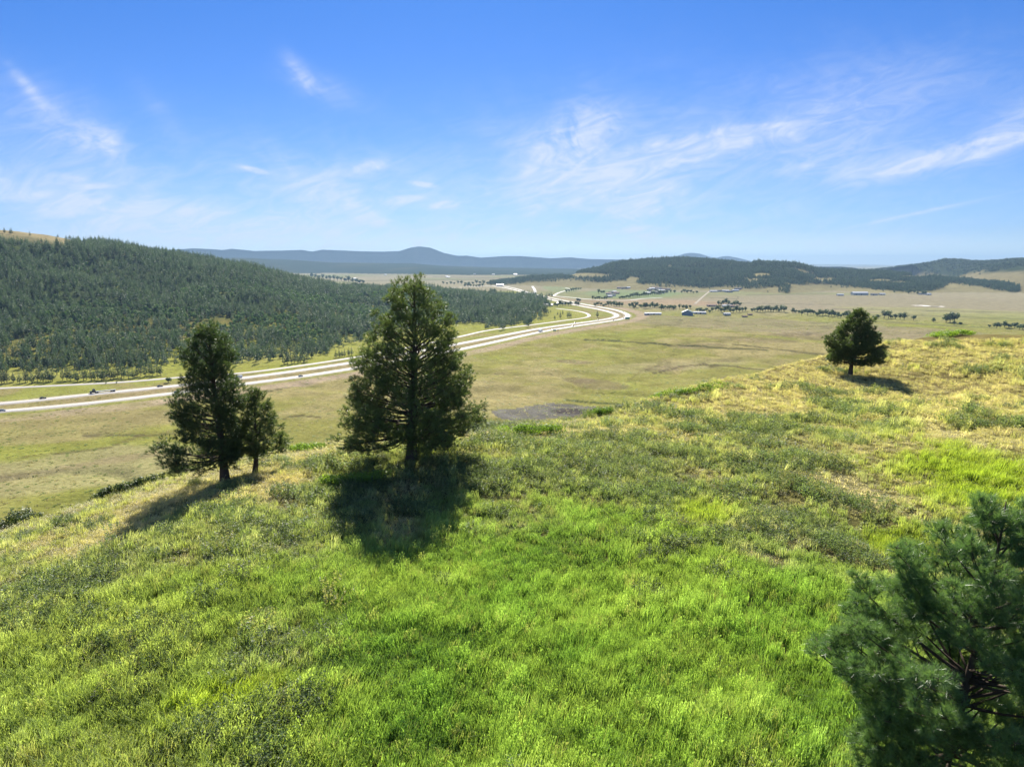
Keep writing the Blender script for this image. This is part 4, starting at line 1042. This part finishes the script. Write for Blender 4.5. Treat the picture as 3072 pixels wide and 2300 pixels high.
shrub('shrub', 100, 1580, 40.5, 1.5, 1.6, 1.1, 'small dark shrub just right of the bush at the left edge', m_darkshrub, 8, 0.13, 1700)
shrub('shrub', 300, 1515, 43.5, 1.7, 1.6, 1.15, 'dark shrub at the lower left end of the shrub line below the crest', m_darkshrub, 9, 0.13, 1900)
shrub('shrub', 370, 1490, 44.0, 2.0, 1.6, 1.0, 'dark shrub in the middle of the shrub line below the crest', m_darkshrub, 10, 0.13, 1900)
shrub('shrub', 435, 1470, 44.8, 1.8, 1.6, 1.1, 'dark shrub at the upper right end of the shrub line below the crest', m_darkshrub, 12, 0.13, 1700)
shrub('shrub', 530, 1435, 47, 2.4, 1.8, 1.2, 'dark shrub half hidden behind the left foot of the slender leaning pine', m_darkshrub, 14, 0.13, 2000)

# ------------------------------------------------------------------ grass and herbs on the hill
m_grass = leaf_mat('grass_blades', None, None, 0.50, 0.5, 0.25, inst=True, tr_gain=(1.3, 1.3, 0.55))
def blades(seed, n, rad, h0, h1, wid, lean, curve, seg=2, heads=False):
    rg_ = np.random.default_rng(seed)
    a = rg_.uniform(0, 2*PI, n); rr = rad*np.sqrt(rg_.uniform(0, 1, n)); base = np.stack([rr*np.cos(a), rr*np.sin(a), np.full(n, -0.05)], 1)
    h = rg_.uniform(h0, h1, n); la = rg_.uniform(0, 2*PI, n); lm = rg_.uniform(0, lean, n)
    ld = np.stack([np.cos(la)*lm, np.sin(la)*lm, np.zeros(n)], 1)
    sd = np.stack([-np.sin(la+0.6), np.cos(la+0.6), np.zeros(n)], 1)*wid*0.5
    V_ = []; F_ = []; vid_ = 0; tn = rg_.uniform(0, 1, n); T_ = []
    p0 = base; p1 = base + (ld*0.35 + np.array([0, 0, 1.0])*0.6)*h[:, None]; p2 = base + (ld*(1.0+curve) + np.array([0, 0, 1.0-0.25*curve]))*h[:, None]
    V_ = np.stack([p0-sd, p0+sd, p1+sd*0.8, p1-sd*0.8, p2+sd*0.12, p2-sd*0.12], 1).reshape(-1, 3)
    b = np.arange(n)[:, None]*6
    F_ = np.vstack([b+np.array([[0,1,2,3]]), b+np.array([[3,2,4,5]])])
    T_ = np.repeat(tn, 6)
    if heads:
        hd = p2; sz = rg_.uniform(0.05, 0.09, n)[:, None]; up_ = norm(p2-p1)
        s3 = norm(sd)*0.012
        H_ = np.stack([hd-s3, hd+s3, hd+up_*sz+s3, hd+up_*sz-s3], 1).reshape(-1, 3)
        k0 = len(V_); V_ = np.vstack([V_, H_]); F_ = np.vstack([F_, k0 + np.arange(n*4).reshape(-1, 4)]); T_ = np.r_[T_, np.repeat(np.clip(tn+0.3, 0, 1), 4)]
    me = mesh_np('tuft', V_, F_); attr(me, 'tint', T_); me.materials.append(m_grass); return me
def herb(seed, nst, rad, h0, h1, leaf, nleaf, up_=0.3):
    rg_ = np.random.default_rng(seed); Ps = []; Ts = []
    for i in range(nst):
        a = rg_.uniform(0, 2*PI); rr = rad*math.sqrt(rg_.uniform()); b = np.array([rr*math.cos(a), rr*math.sin(a), 0]); h = rg_.uniform(h0, h1)*(1-0.4*(rr/rad)**2)
        top = b + np.array([math.cos(a)*0.25*h, math.sin(a)*0.25*h, h])
        for j in range(nleaf):
            t = 0.25 + 0.75*(j+rg_.uniform())/nleaf; c = b + (top-b)*t; la = rg_.uniform(0, 2*PI)
            d = norm(np.array([math.cos(la), math.sin(la), up_+rg_.uniform(-0.4, 0.6)])); s_ = norm(np.cross(d, rg_.normal(size=3)))*leaf*0.25
            L_ = leaf*rg_.uniform(0.6, 1.2); Ps += [c, c+d*L_*0.5+s_, c+d*L_, c+d*L_*0.5-s_]; Ts += [rg_.uniform()]*4
    P = np.array(Ps); me = mesh_np('herb', P, np.arange(len(P)).reshape(-1, 4)); attr(me, 'tint', Ts); me.materials.append(m_grass); return me
tufts = [blades(1, 30, 0.24, 0.45, 0.85, 0.026, 0.25, 0.35), blades(2, 30, 0.26, 0.40, 0.95, 0.028, 0.32, 0.45), blades(3, 26, 0.22, 0.5, 0.95, 0.022, 0.3, 0.25, heads=True),
         blades(4, 40, 0.25, 0.22, 0.5, 0.010, 0.5, 0.5, heads=True), blades(5, 40, 0.28, 0.18, 0.42, 0.011, 0.6, 0.6), 
         herb(6, 12, 0.26, 0.2, 0.42, 0.10, 9), herb(7, 16, 0.32, 0.25, 0.5, 0.09, 9), herb(8, 12, 0.30, 0.15, 0.3, 0.12, 8, 0.1),
         blades(9, 36, 0.3, 0.12, 0.28, 0.012, 1.6, 0.3), herb(10, 26, 0.42, 0.45, 0.75, 0.085, 11), herb(11, 46, 0.62, 0.40, 0.62, 0.085, 11), herb(12, 60, 0.75, 0.35, 0.70, 0.075, 11)]
TY = {'lush': [0, 1, 0, 1, 2], 'dry': [3, 4], 'forb': [5, 6, 0], 'low': [7, 1, 0], 'dead': [8], 'bush': [9]}
# zones on the hill, given where they lie in the photograph
Z_LUSH = [(1700,1900,600,330,5),(1250,1950,450,300,0),(1100,2150,700,180,0),(2100,1750,420,140,4),(2350,2000,300,260,0),(1600,2250,900,160,0),(500,1850,500,120,-12),(250,2050,420,200,-10),(1950,1600,300,60,10),(2260,1900,330,330,0),(1500,1720,330,120,-20)]
Z_LOW = [(2120,1545,130,50,4),(2950,1440,240,90,8),(2700,1650,120,60,10),(700,2100,260,60,-15)]
Z_FORB = [(1900,1400,420,110,8),(2200,1530,380,110,8),(1480,1430,260,70,0),(250,1730,330,90,-8),(850,1600,260,90,-12),(1560,1580,150,60,0),(1700,1420,260,80,0),(850,1960,230,110,-20),(2350,1330,300,60,5),(1060,1500,200,60,0),(2450,1600,260,110,10)]
Z_DEAD = [(2520,1480,170,50,12),(2430,1640,260,42,14),(2300,1680,120,30,16),(2870,1310,150,12,22),(2990,1350,120,12,22),(830,1500,60,25,0),(2330,1560,60,30,10),(1480,1310,100,20,0)]
Z_DRY = [(1190,1530,110,110,0),(330,1600,160,60,-20),(900,1400,420,60,-14),(500,1520,420,50,-18),(2900,1200,420,110,4),(2300,1220,500,80,-14),(1700,1310,420,50,-6),(830,1480,160,60,-10),(2900,1060,300,40,0),(2400,1120,300,60,-16),(2960,1290,180,70,20)]
def wsum(px, py, Z_, wp):
    v = np.zeros(px.shape)
    for cx, cy, sx, sy, an in Z_:
        a = R(an); dx = px-cx; dy = py-cy; u = (dx*math.cos(a)+dy*math.sin(a))/sx; w = (-dx*math.sin(a)+dy*math.cos(a))/sy
        v = np.maximum(v, np.exp(-(u*u+w*w)*0.7))
    return v + wp
rg = np.random.default_rng(909)
A0, A1 = R(-60), R(62)
bands = [(7, 22, 44), (22, 32, 32), (32, 45, 20), (45, 62, 12), (62, 106, 7)]
xs = []; ys = []
for r0, r1, dn in bands:
    n = int((A1-A0)*(r1*r1-r0*r0)/2*dn); az = rg.uniform(A0, A1, n); r = np.sqrt(rg.uniform(r0*r0, r1*r1, n)); xs.append(np.sin(az)*r); ys.append(np.cos(az)*r)
x = np.concatenate(xs); y = np.concatenate(ys)
r = np.hypot(x, y); rc, _ = crest(np.arctan2(x, y)); z = hill_z(x, y); px, py = proj(x, y, z)
kp = (r < rc+5) & ((py < 2450) | (r > 7)) & (((px > -120) & (px < 3190)) | (rg.uniform(0, 1, len(x)) < 0.6)) & (y > 0)
x, y, z, r, px, py = [a[kp] for a in (x, y, z, r, px, py)]
nA_ = fbm(x/7., y/7., 301, 3); nB_ = fbm(x/2.6, y/2.6, 305, 3); nC_ = fbm(x/1.1, y/1.1, 309, 2); nD_ = fbm(x/18., y/18., 313, 2)
base_dry = ss(2000, 1200, py)*0.55
w_lush = wsum(px, py, Z_LUSH, 0.30*nB_ + 0.10) 
w_low = wsum(px, py, Z_LOW, 0.25*nB_ - 0.02)*1.35
w_forb = wsum(px, py, Z_FORB, 0.55*nA_ + 0.45*nB_ + 0.05)*0.95
w_dead = wsum(px, py, Z_DEAD, 0.55*nB_ + 0.45*nC_)*1.25
w_dry = np.maximum(wsum(px, py, Z_DRY, 0), base_dry) + 0.35*nD_ - 0.35*nB_
Wt0 = np.stack([w_lush, w_dry, w_forb, w_low, w_dead], 1)
Wt = Wt0 + rg.gumbel(0, 0.15, (len(x), 5))
ty = Wt.argmax(1)
# scattered herb bushes with their own outline
bush = (ss(0.36, 0.5, nB_ + 0.35*nA_)) > rg.uniform(0, 1, len(x))*1.0
names = ['lush', 'dry', 'forb', 'low', 'dead']
n = len(x); idx = np.zeros(n, int)
for i, nm_ in enumerate(names):
    mk = ty == i; ch = np.array(TY[nm_]); idx[mk] = ch[rg.integers(0, len(ch), mk.sum())]
idx = np.where(bush & (ty != 3) & (rg.uniform(0, 1, n) < 0.4), 9, idx)
C_L = np.array((0.200, 0.350, 0.085)); C_L2 = np.array((0.290, 0.395, 0.115)); C_DR = np.array((0.62, 0.53, 0.38)); C_DR2 = np.array((0.53, 0.50, 0.28))
C_F = np.array((0.26, 0.33, 0.14)); C_F2 = np.array((0.47, 0.50, 0.31)); C_LO = np.array((0.325, 0.420, 0.070)); C_DE = np.array((0.78, 0.70, 0.58))
u1 = rg.uniform(0, 1, (n, 1)); nb = np.clip(0.5+0.8*nB_+0.4*nA_, 0, 1)[:, None]
cols = np.zeros((n, 3))
cL = C_L*(1-nb) + C_L2*nb; cD = C_DR*u1 + C_DR2*(1-u1); cF = C_F*(1-u1**2) + C_F2*u1**2
left = ss(1100, 300, px)[:, None]; cL = cL*(1-0.5*left) + np.array((0.36,0.40,0.17))*0.5*left
farm = ss(35, 70, r)[:, None]; cL = cL*(1-farm*0.5) + C_DR2*farm*0.5
kinds_c = [cL, cD, cF, np.tile(C_LO, (n, 1)), np.tile(C_DE, (n, 1))]
for i, c in enumerate(kinds_c): cols[ty == i] = c[ty == i]
soft = np.exp((Wt0 - Wt0.max(1, keepdims=True))/0.16); soft /= soft.sum(1, keepdims=True)
blend = sum(soft[:, i:i+1]*c for i, c in enumerate(kinds_c))
cols = cols*0.45 + blend*0.55
md = (rg.uniform(0, 1, n) < (0.07 + 0.16*ss(500, 1300, px))*ss(0.25, 0.8, w_forb + 0.6*nC_ + 0.2*nB_ - 0.25)*ss(80, 60, r)*ss(10, 30, r)) & (w_low < 0.75)
idx = np.where(md, rg.integers(10, 12, n), idx)
cols[idx >= 9] = ((cF[idx >= 9]*0.28 + np.array((0.095, 0.150, 0.080))*0.6)*rg.uniform(0.75, 1.15, ((idx >= 9).sum(), 1)))
# a few tan or dark individuals inside every patch
odd = rg.uniform(0, 1, n) < 0.06; cols[odd] = cols[odd]*0.5 + np.array((0.40, 0.36, 0.20))*0.5
cols *= rg.uniform(0.7, 1.2, (n, 1))*(1+0.24*nC_+0.16*nB_)[:, None]
yg = (rg.uniform(0, 1, n) < 0.35)*ss(1500, 1100, py); cols = cols*(1-0.35*yg[:, None]) + np.array((0.42, 0.42, 0.13))*0.35*yg[:, None]
sc0 = rg.uniform(0.55, 0.95, n)*(1 + 0.25*nA_)*(1+0.55*ss(25, 75, r))*np.where(idx >= 10, 1.25, 1.0)
hgt = sc0*np.where(ty == 1, 0.8, 1.0)*np.where(r > rc[kp]-6, 0.7, 1.0)*np.where((ty == 0) & (py > 1750), 0.95, 0.85)
hgt = hgt*(0.55 + 0.32*np.clip(0.5+nB_, 0, 1) + 0.35*np.clip(0.4+nC_, 0, 1))
rot = np.stack([rg.normal(0.04, 0.06, n) + 0.12*nD_, rg.normal(0.20, 0.07, n) + 0.15*nA_, rg.uniform(-1.0, 1.0, n)], 1)
gn_mass('meadow_grass', np.stack([x, y, z-0.02], 1), idx, rot, np.stack([sc0, sc0, hgt], 1), cols, tufts, None,
        'uneven meadow of green grass, straw and grey-green herbs on the foreground hill', 'grass')

# ---- tussocks on the near valley floor
rg = np.random.default_rng(414)
n = 95000; az = rg.uniform(R(-40), R(40), n); r = np.exp(rg.uniform(math.log(240), math.log(1500), n))
x = np.sin(az)*r; y = np.cos(az)*r; z, ct_, dr = parts_z(x, y); px, py = proj(x, y, z)
n1 = fbm(x/170., y/170., 51, 4); n2 = fbm(x/36., y/36., 55, 4)
kp = (ct_ == 1) & (dr > 4) & (px > -60) & (px < 3132) & (py > 900) & (py < 1640) & (rg.uniform(-0.5, 0.7, n) < n2 + 0.3)
x, y, z, n1, n2, r = [a[kp] for a in (x, y, z, n1, n2, r)]; n = len(x)
u = rg.uniform(0, 1, (n, 1)); cc = np.array((0.30, 0.28, 0.09))*(1-u) + np.array((0.42, 0.36, 0.17))*u
gr = (rg.uniform(0, 1, n) < 0.30 - 0.5*n1); cc[gr] = np.array((0.20, 0.27, 0.07))
cc *= rg.uniform(0.75, 1.15, (n, 1)); sz = rg.uniform(1.2, 3.0, n)*(r/500)**0.5
gn_mass('valley_grass', np.stack([x, y, z-0.05], 1), rg.integers(0, 3, n), np.stack([0*sz, 0*sz, rg.uniform(0, 6.28, n)], 1), np.stack([sz*1.5, sz*1.5, sz*0.55], 1), cc, [tufts[4], tufts[7], tufts[8]], None,
        'dry olive and straw grass tussocks scattered over the valley floor', 'grass')

# ------------------------------------------------------------------ buildings
m_white = simple_mat('white_metal_siding', (0.50, 0.50, 0.49), 0.6, 0.2, 0.06)
m_wroof = simple_mat('pale_metal_roof', (0.50, 0.51, 0.52), 0.5, 0.3, 0.06)
m_blue = simple_mat('blue_grey_siding', (0.17, 0.22, 0.30), 0.6, 0.3, 0.08)
m_groof = simple_mat('green_grey_roof', (0.20, 0.24, 0.20), 0.5, 0.4, 0.08)
m_droof = simple_mat('dark_shingle_roof', (0.10, 0.095, 0.10), 0.8, 0.2, 0.15)
m_brroof = simple_mat('brown_roof', (0.20, 0.12, 0.09), 0.8, 0.2, 0.15)
m_tan = simple_mat('tan_siding', (0.42, 0.34, 0.26), 0.7, 0.2, 0.08)
m_dark = simple_mat('dark_opening', (0.03, 0.03, 0.035), 0.4, 0.5)
m_glass = simple_mat('window_glass', (0.05, 0.06, 0.08), 0.1, 0.8)
m_metal = simple_mat('galvanised_metal', (0.35, 0.36, 0.37), 0.45, 0.5, 0.1, metallic=0.6)
built = {}
def building(name, px, py, L, Wd, hw, hr, rz, mwall, mroof, label, cat, group=None, doors=1, windows=3):
    X, Y, Z = place_on(px, py); root = empty(name, (X, Y, Z), rz); tag(root, label, cat, group)
    if group: built.setdefault(group, []).append(root)
    w = MB()
    w.prism([(-Wd/2, -1.0), (Wd/2, -1.0), (Wd/2, hw), (0, hw+hr), (-Wd/2, hw)], -L/2, L/2)
    me = w.mesh('wall'); 
    co = np.array([v.co[:] for v in me.vertices]); co = co[:, [1, 0, 2]]; me.vertices.foreach_set('co', co.astype(np.float32).ravel()); me.flip_normals()
    add_obj('wall', me, mwall, root)
    rf = MB(); e = 0.6; th = 0.18; sl = hr/(Wd/2)
    for sg in (-1, 1):
        y0, z0 = 0, hw+hr+0.02; y1, z1 = sg*(Wd/2+e), hw-sl*e+0.02
        a = L/2+e
        rf.add([(-a,y0,z0),(a,y0,z0),(a,y1,z1),(-a,y1,z1),(-a,y0,z0+th),(a,y0,z0+th),(a,y1,z1+th),(-a,y1,z1+th)],
               [(0,1,2,3),(7,6,5,4),(0,4,5,1),(1,5,6,2),(2,6,7,3),(3,7,4,0)])
    rf.build('roof', mroof, root)
    for k_ in range(doors):
        b = MB(); b.box((L*(-0.3+0.35*k_), -Wd/2-0.04, min(hw*0.42, 1.6)), (min(3.2, L*0.16), 0.1, min(hw*0.82, 3.0))); b.build('door', m_dark, root)
    for k_ in range(windows):
        b = MB(); b.box((L*(-0.42+0.84*(k_+0.5)/max(windows, 1)), -Wd/2-0.03, hw*0.66), (1.3, 0.08, 1.0)); b.build('window', m_glass, root)
    return root
building('barn', 1958, 944, 33, 9, 3.0, 1.6, 0.0, m_white, m_wroof, 'long low white-roofed shed standing alone on the tan field left of the gabled barn', 'barn', doors=2, windows=4)
building('barn', 2062, 946, 24, 22, 6.5, 5.0, PI/2-0.25, m_blue, m_groof, 'big blue-grey gabled barn with green-grey roof in front of the tree line', 'barn', doors=1, windows=3)
building('barn', 2098, 942, 26, 9, 3.5, 1.6, 0.0, m_white, m_wroof, 'long white-roofed shed adjoining the right side of the blue-grey gabled barn', 'barn', doors=2, windows=3)
building('shed', 2180, 944, 14, 8, 2.6, 1.4, 0.05, m_white, m_wroof, 'small white shed under the trees right of the gabled barn', 'shed', doors=1, windows=1)
building('shed', 2234, 951, 10, 5, 2.2, 1.0, 0.05, m_tan, m_brroof, 'small brown shed lowest on the tan field', 'shed', doors=1, windows=1)
building('shed', 2250, 946, 9, 5, 2.2, 1.0, 0.0, m_tan, m_brroof, 'small brown shed upper right of another brown shed on the tan field', 'shed', doors=1, windows=1)
building('barn', 2578, 885, 50, 20, 7.5, 3.5, 0.0, m_white, m_wroof, 'very long white barn at the foot of the wooded ridge above the lone pine', 'barn', doors=2, windows=6)
building('shed', 1644, 917, 24, 11, 3.2, 1.8, -0.15, m_white, m_wroof, 'white long shed beside the highway left of the bend', 'shed', doors=1, windows=3)
building('shed', 1684, 913, 22, 10, 3.0, 1.8, -0.15, m_blue, m_wroof, 'grey shed with pale roof right of the white long shed among trees', 'shed', doors=1, windows=3)
building('house', 1402, 891, 20, 12, 4.0, 2.4, 0.1, m_white, m_wroof, 'white house alone at the left end of the grove above the plantation', 'house', doors=1, windows=3)
building('house', 1600, 893, 22, 14, 4.5, 3.2, -0.3, m_tan, m_brroof, 'brown-roofed farmhouse among the trees beside the highway', 'house', doors=1, windows=4)
building('shed', 1588, 911, 18, 9, 3.0, 1.6, 0.1, m_white, m_wroof, 'white farm shed below the trees beside the highway', 'shed', doors=1, windows=2)
hs_ = [(1948,872),(1956,868),(1964,866),(1970,871),(1978,868),(1984,874),(1992,870),(1954,878),(1966,879),(1975,882),(1984,880),(1995,878),(2004,870),(1944,882)]
for i, (a, b) in enumerate(hs_):
    building('house', a, b, 17+4*(i % 3), 11, 4.5, 2.6, 0.4*(i % 4)-0.5, [m_tan, m_white, m_tan][i % 3], [m_droof, m_wroof, m_brroof, m_droof][i % 4], 'house in the dense cluster at the foot of the wooded ridge', 'house', 'hillside house cluster', 1, 3)
for i, (a, b) in enumerate([(1826,884),(1834,880),(1842,878),(1850,882),(1838,888),(1828,892),(1858,866),(1870,867),(1884,866)]):
    building('house', a, b, 18, 11, 4.5, 2.4, 0.5*(i % 3)-0.4, [m_white, m_tan][i % 2], [m_brroof, m_droof, m_wroof][i % 3], 'house in the small cluster by the short curved track', 'house', 'houses by the curved track', 1, 3)
for i, (a, b) in enumerate([(2140,876),(2152,875),(2176,875),(2186,877),(2205,874),(2214,869)]):
    building('shed', a, b, 26, 11, 4.0, 2.2, 0.05*i, [m_white, m_blue][i % 2], [m_wroof, m_droof][i % 2], 'farm building in the row at the upper track end', 'farm building', 'farm buildings at the track end', 1, 3)
for i, (a, b) in enumerate([(2135,920),(2180,921),(2200,922)]):
    building('shed', a, b, 22, 10, 3.6, 2.0, 0.05*i, [m_tan, m_white, m_tan][i], [m_brroof, m_wroof, m_brroof][i], ['brown shed left of the dark shelter belt on the field', 'pale shed in the middle below the dark shelter belt', 'brown shed at the right below the dark shelter belt'][i], 'shed', None, 1, 3)
for i, (a, b) in enumerate([(2520,887),(2622,886),(2645,885),(2764,884),(2784,885)]):
    building('shed', a, b, 20, 10, 4.0, 2.0, 0.1*i, m_white, [m_wroof, m_droof][i % 2], 'small farm building near the very long white barn', 'farm building', 'small farm buildings at the ridge foot', 1, 2)
for i, (a, b, s_) in enumerate([(1546,811,30),(1548,826,24),(1424,818,18),(1340,831,20),(1062,838,30),(1156,826,20),(1345,833,24),(1480,825,22),(1336,873,30),(1290,863,34),(1160,866,40),(1110,864,34),(1500,858,34)]):
    building('house', a, b if b > 812 else 813, s_, s_*0.5, 6, 3, 0.2*(i % 3), m_white, m_wroof, 'tiny white building on the hazy plain before the mountains', 'building', 'tiny far white buildings', 1, 2)

for bl in built.values(): number_row(bl, bl[0]['label'])
# ------------------------------------------------------------------ vehicles and signs
m_tyre = simple_mat('tyre_rubber', (0.02, 0.02, 0.02), 0.8)
def car_paint(n, c): return simple_mat(n, c, 0.25, 0.6, 0.03)
P_ = {'white': car_paint('white_car_paint', (0.75, 0.75, 0.74)), 'dark': car_paint('dark_car_paint', (0.03, 0.035, 0.045)), 'blue': car_paint('blue_car_paint', (0.05, 0.09, 0.2)), 'silver': car_paint('silver_car_paint', (0.4, 0.41, 0.42)), 'red': car_paint('red_car_paint', (0.3, 0.04, 0.03))}
def car_on(road, px, py, side, colr, label, kind='car', flip=False):
    X, Y = [float(v) for v in on_z(px, py)]
    d = np.hypot(road[:, 0]-X, road[:, 1]-Y); i = int(d.argmin()); i = min(max(i, 1), len(road)-2)
    t = road[i+1]-road[i-1]; rz = math.atan2(t[1], t[0]) + (PI if flip else 0)
    nrm = np.array([-t[1], t[0]])/np.linalg.norm(t); t /= np.linalg.norm(t)
    # slide along the road to the asked pixel column
    s = (np.array([X, Y])-road[i])@t; p = road[i] + t*s + nrm*side
    root = empty(kind, (p[0], p[1], 0.46), rz); tag(root, label, {'car': 'car', 'semi_truck': 'truck', 'van': 'van', 'box_truck': 'truck'}[kind])
    pm = P_[colr]
    if kind in ('car', 'van'):
        tall = 1.45 if kind == 'car' else 2.3; L_ = 4.6 if kind == 'car' else 5.8
        b = MB()
        if kind == 'car':
            b.prism([(-L_/2,0.35),(-L_/2,0.85),(-L_/2+0.25,0.98),(-1.0,1.0),(0.9,0.98),(L_/2-0.3,0.85),(L_/2,0.65),(L_/2,0.35)], -0.9, 0.9, 0.06)
            b.prism([(-1.45,1.40),(-1.2,1.48),(0.1,1.48),(0.3,1.42)], -0.66, 0.66, 0.05)
            b.build('body', pm, root)
            g_ = MB(); g_.prism([(-1.9,0.985),(-1.42,1.39),(0.28,1.41),(0.95,0.97)], -0.78, 0.78, 0.13); g_.build('windows', m_glass, root)
        else:
            b.prism([(-2.9,0.4),(-2.9,2.2),(-2.7,2.35),(1.3,2.35),(1.6,2.25),(2.3,1.3),(2.85,1.1),(2.9,0.4)], -1.0, 1.0, 0.1); b.build('body', pm, root)
            g_ = MB(); g_.add([(1.66,-0.85,2.18),(1.66,0.85,2.18),(2.33,0.92,1.32),(2.33,-0.92,1.32)], [(0,1,2,3)]); g_.box((0.6,0,1.75), (1.2,1.98,0.6)); g_.build('windows', m_glass, root)
        for sx in (-L_*0.3, L_*0.31):
            for sy in (-0.82, 0.82):
                w = MB(); w.cyl((sx, sy, 0.34), 0.34, 0.24, 'y', 14); w.build('wheel', m_tyre, root)
    elif kind == 'box_truck':
        b = MB(); b.prism([(3.2,0.6),(3.2,2.7),(4.6,2.7),(5.2,1.6),(5.6,1.5),(5.6,0.6)], -1.1, 1.1, 0.05); b.build('cab', pm, root)
        b = MB(); b.box((-1.1, 0, 2.25), (8.4, 2.5, 2.7)); b.build('cargo_box', P_['white'], root)
        b = MB(); b.add([(4.64,-0.95,2.64),(4.64,0.95,2.64),(5.18,1.0,1.68),(5.18,-1.0,1.68)], [(0,1,2,3)]); b.build('windscreen', m_glass, root)
        for sx in (-3.8, -2.7, 4.3):
            for sy in (-1.05, 1.05): w = MB(); w.cyl((sx, sy, 0.5), 0.5, 0.3, 'y', 14); w.build('wheel', m_tyre, root)
    else:
        b = MB(); b.prism([(-2.6,0.7),(-2.6,3.3),(-2.2,3.6),(-0.9,3.4),(-0.6,2.6),(-0.4,1.9),(1.2,1.75),(1.35,0.7)], -1.2, 1.2, 0.08); b.build('cab', P_['dark'], root)
        b = MB(); b.add([(-0.86,-1.0,3.3),(-0.86,1.0,3.3),(-0.42,1.05,2.05),(-0.42,-1.05,2.05)], [(0,1,2,3)]); b.build('windscreen', m_glass, root)
        b = MB(); b.box((-10.2, 0, 1.35), (14.6, 2.5, 0.32)); b.box((-4.5, 0, 0.98), (4.5, 1.0, 0.35)); b.box((-3.0, 0, 1.9), (0.2, 2.4, 1.0)); b.build('flatbed_trailer', m_metal, root)
        for sx in (0.5, -3.0, -4.3, -14.0, -15.3, -16.4):
            for sy in (-1.05, 1.05): w = MB(); w.cyl((sx, sy, 0.52), 0.52, 0.35, 'y', 14); w.build('wheel', m_tyre, root)
    return root
car_on(RA, 14, 1229, -1.8, 'silver', 'silver car on the nearer carriageway at the left edge of the photo')
car_on(RB, 131, 1199, 1.8, 'dark', 'dark car on the farther carriageway left of the flatbed truck')
car_on(RB, 276, 1183, 1.8, 'dark', 'long flatbed semi truck with dark cab on the farther carriageway', 'semi_truck', True)
car_on(RB, 483, 1163, 1.8, 'dark', 'black car on the farther carriageway right of the flatbed truck')
car_on(RA, 525, 1177, -1.8, 'blue', 'dark blue car on the nearer carriageway just left of the slender pine')
car_on(RB, 716, 1134, 1.8, 'white', 'white van on the farther carriageway just right of the slender pine', 'van', True)
car_on(RA, 899, 1130, -1.8, 'silver', 'grey car on the nearer carriageway between the slender and the biggest pine')
car_on(RA, 1623, 996, 0, 'white', 'white box truck on the nearer carriageway right of the biggest pine', 'box_truck')
car_on(RA, 1651, 990, -1.8, 'dark', 'dark car just ahead of the white box truck')
car_on(RA, 1717, 980, -1.8, 'red', 'dark red car on the nearer carriageway before the bend')
car_on(RB, 1722, 970, 1.8, 'silver', 'silver car on the farther carriageway before the bend')
car_on(RB, 1793, 961, 1.8, 'dark', 'dark car passing the single pine between the carriageways')
car_on(RA, 1836, 962, -1.8, 'dark', 'black car entering the outer bend')
car_on(RA, 1868, 956, -1.8, 'red', 'dark red car in the outer bend beside the green sign')
car_on(RA, 1882, 947, 0, 'blue', 'blue car at the tip of the outer bend')
car_on(RA, 1869, 938, 1.8, 'silver', 'grey car just past the tip of the outer bend')
m_sign = simple_mat('green_sign_face', (0.02, 0.20, 0.15), 0.5, 0.4, 0.05)
m_signr = simple_mat('orange_sign_face', (0.55, 0.15, 0.06), 0.5, 0.4, 0.05)
def sign(px, py, w_, h_, mt, label):
    X, Y = [float(v) for v in on_z(px, py)]; root = empty('road_sign', (X, Y, float(H(np.array([X]), np.array([Y]))[0])), 0.1); tag(root, label, 'road sign')
    for sx in (-w_*0.3, w_*0.3): b = MB(); b.box((sx, 0.12, (2.2+h_)/2), (0.2, 0.2, 2.2+h_)); b.build('post', m_metal, root)
    b = MB(); b.box((0, 0, 2.2+h_/2), (w_, 0.08, h_)); b.build('sign_panel', mt, root)
sign(1882, 961, 8.5, 3.6, m_sign, 'large green sign on two posts at the outside of the highway bend')
sign(1664, 997, 4.5, 2.2, m_sign, 'small green sign beside the nearer carriageway right of the white box truck')
sign(1674, 996, 1.6, 1.6, m_signr, 'small orange-red sign just right of the small green sign')

# flat pale strips standing in for white-wrapped hay in the right field
V_ = []; 
for seg in ([(2744,916),(2760,918),(2768,916),(2786,920)], [(2800,920),(2812,918),(2822,919),(2830,919)]):
    P = np.array([on_z(a, b) for a, b in seg], float)
    t = np.linspace(0, len(P)-1, 24); P = np.c_[np.interp(t, range(len(P)), P[:, 0]), np.interp(t, range(len(P)), P[:, 1])]
    zz = H(P[:, 0], P[:, 1]); V1, F1 = ribbon(P, -9, 9, 0.0); V1 = np.array(V1); V1[:, 2] = np.r_[zz, zz] + 0.6
    o = add_obj('white_strip', mesh_np('white_strip', V1, F1), simple_mat('strip_white', (0.7, 0.66, 0.62), 0.9, 0.1)); tag(o, kind='structure'); o.name = 'pale_strip'

# ------------------------------------------------------------------ haze: one closed box of even air
hb = MB(); hb.box((0, 0, 212), (66000, 66000, 456)); ho = hb.build('haze', None)
mh = bpy.data.materials.new('haze_air'); mh.use_nodes = True; th_ = mh.node_tree; th_.nodes.clear()
vo = th_.nodes.new('ShaderNodeVolumePrincipled'); mo = th_.nodes.new('ShaderNodeOutputMaterial')
vo.inputs['Color'].default_value = (0.295, 0.455, 0.66, 1); vo.inputs['Density'].default_value = 5.4e-5; vo.inputs['Anisotropy'].default_value = 0.2
th_.links.new(vo.outputs[0], mo.inputs['Volume']); ho.data.materials.append(mh); tag(ho, kind='stuff')
print('scene built', len(bpy.data.objects))
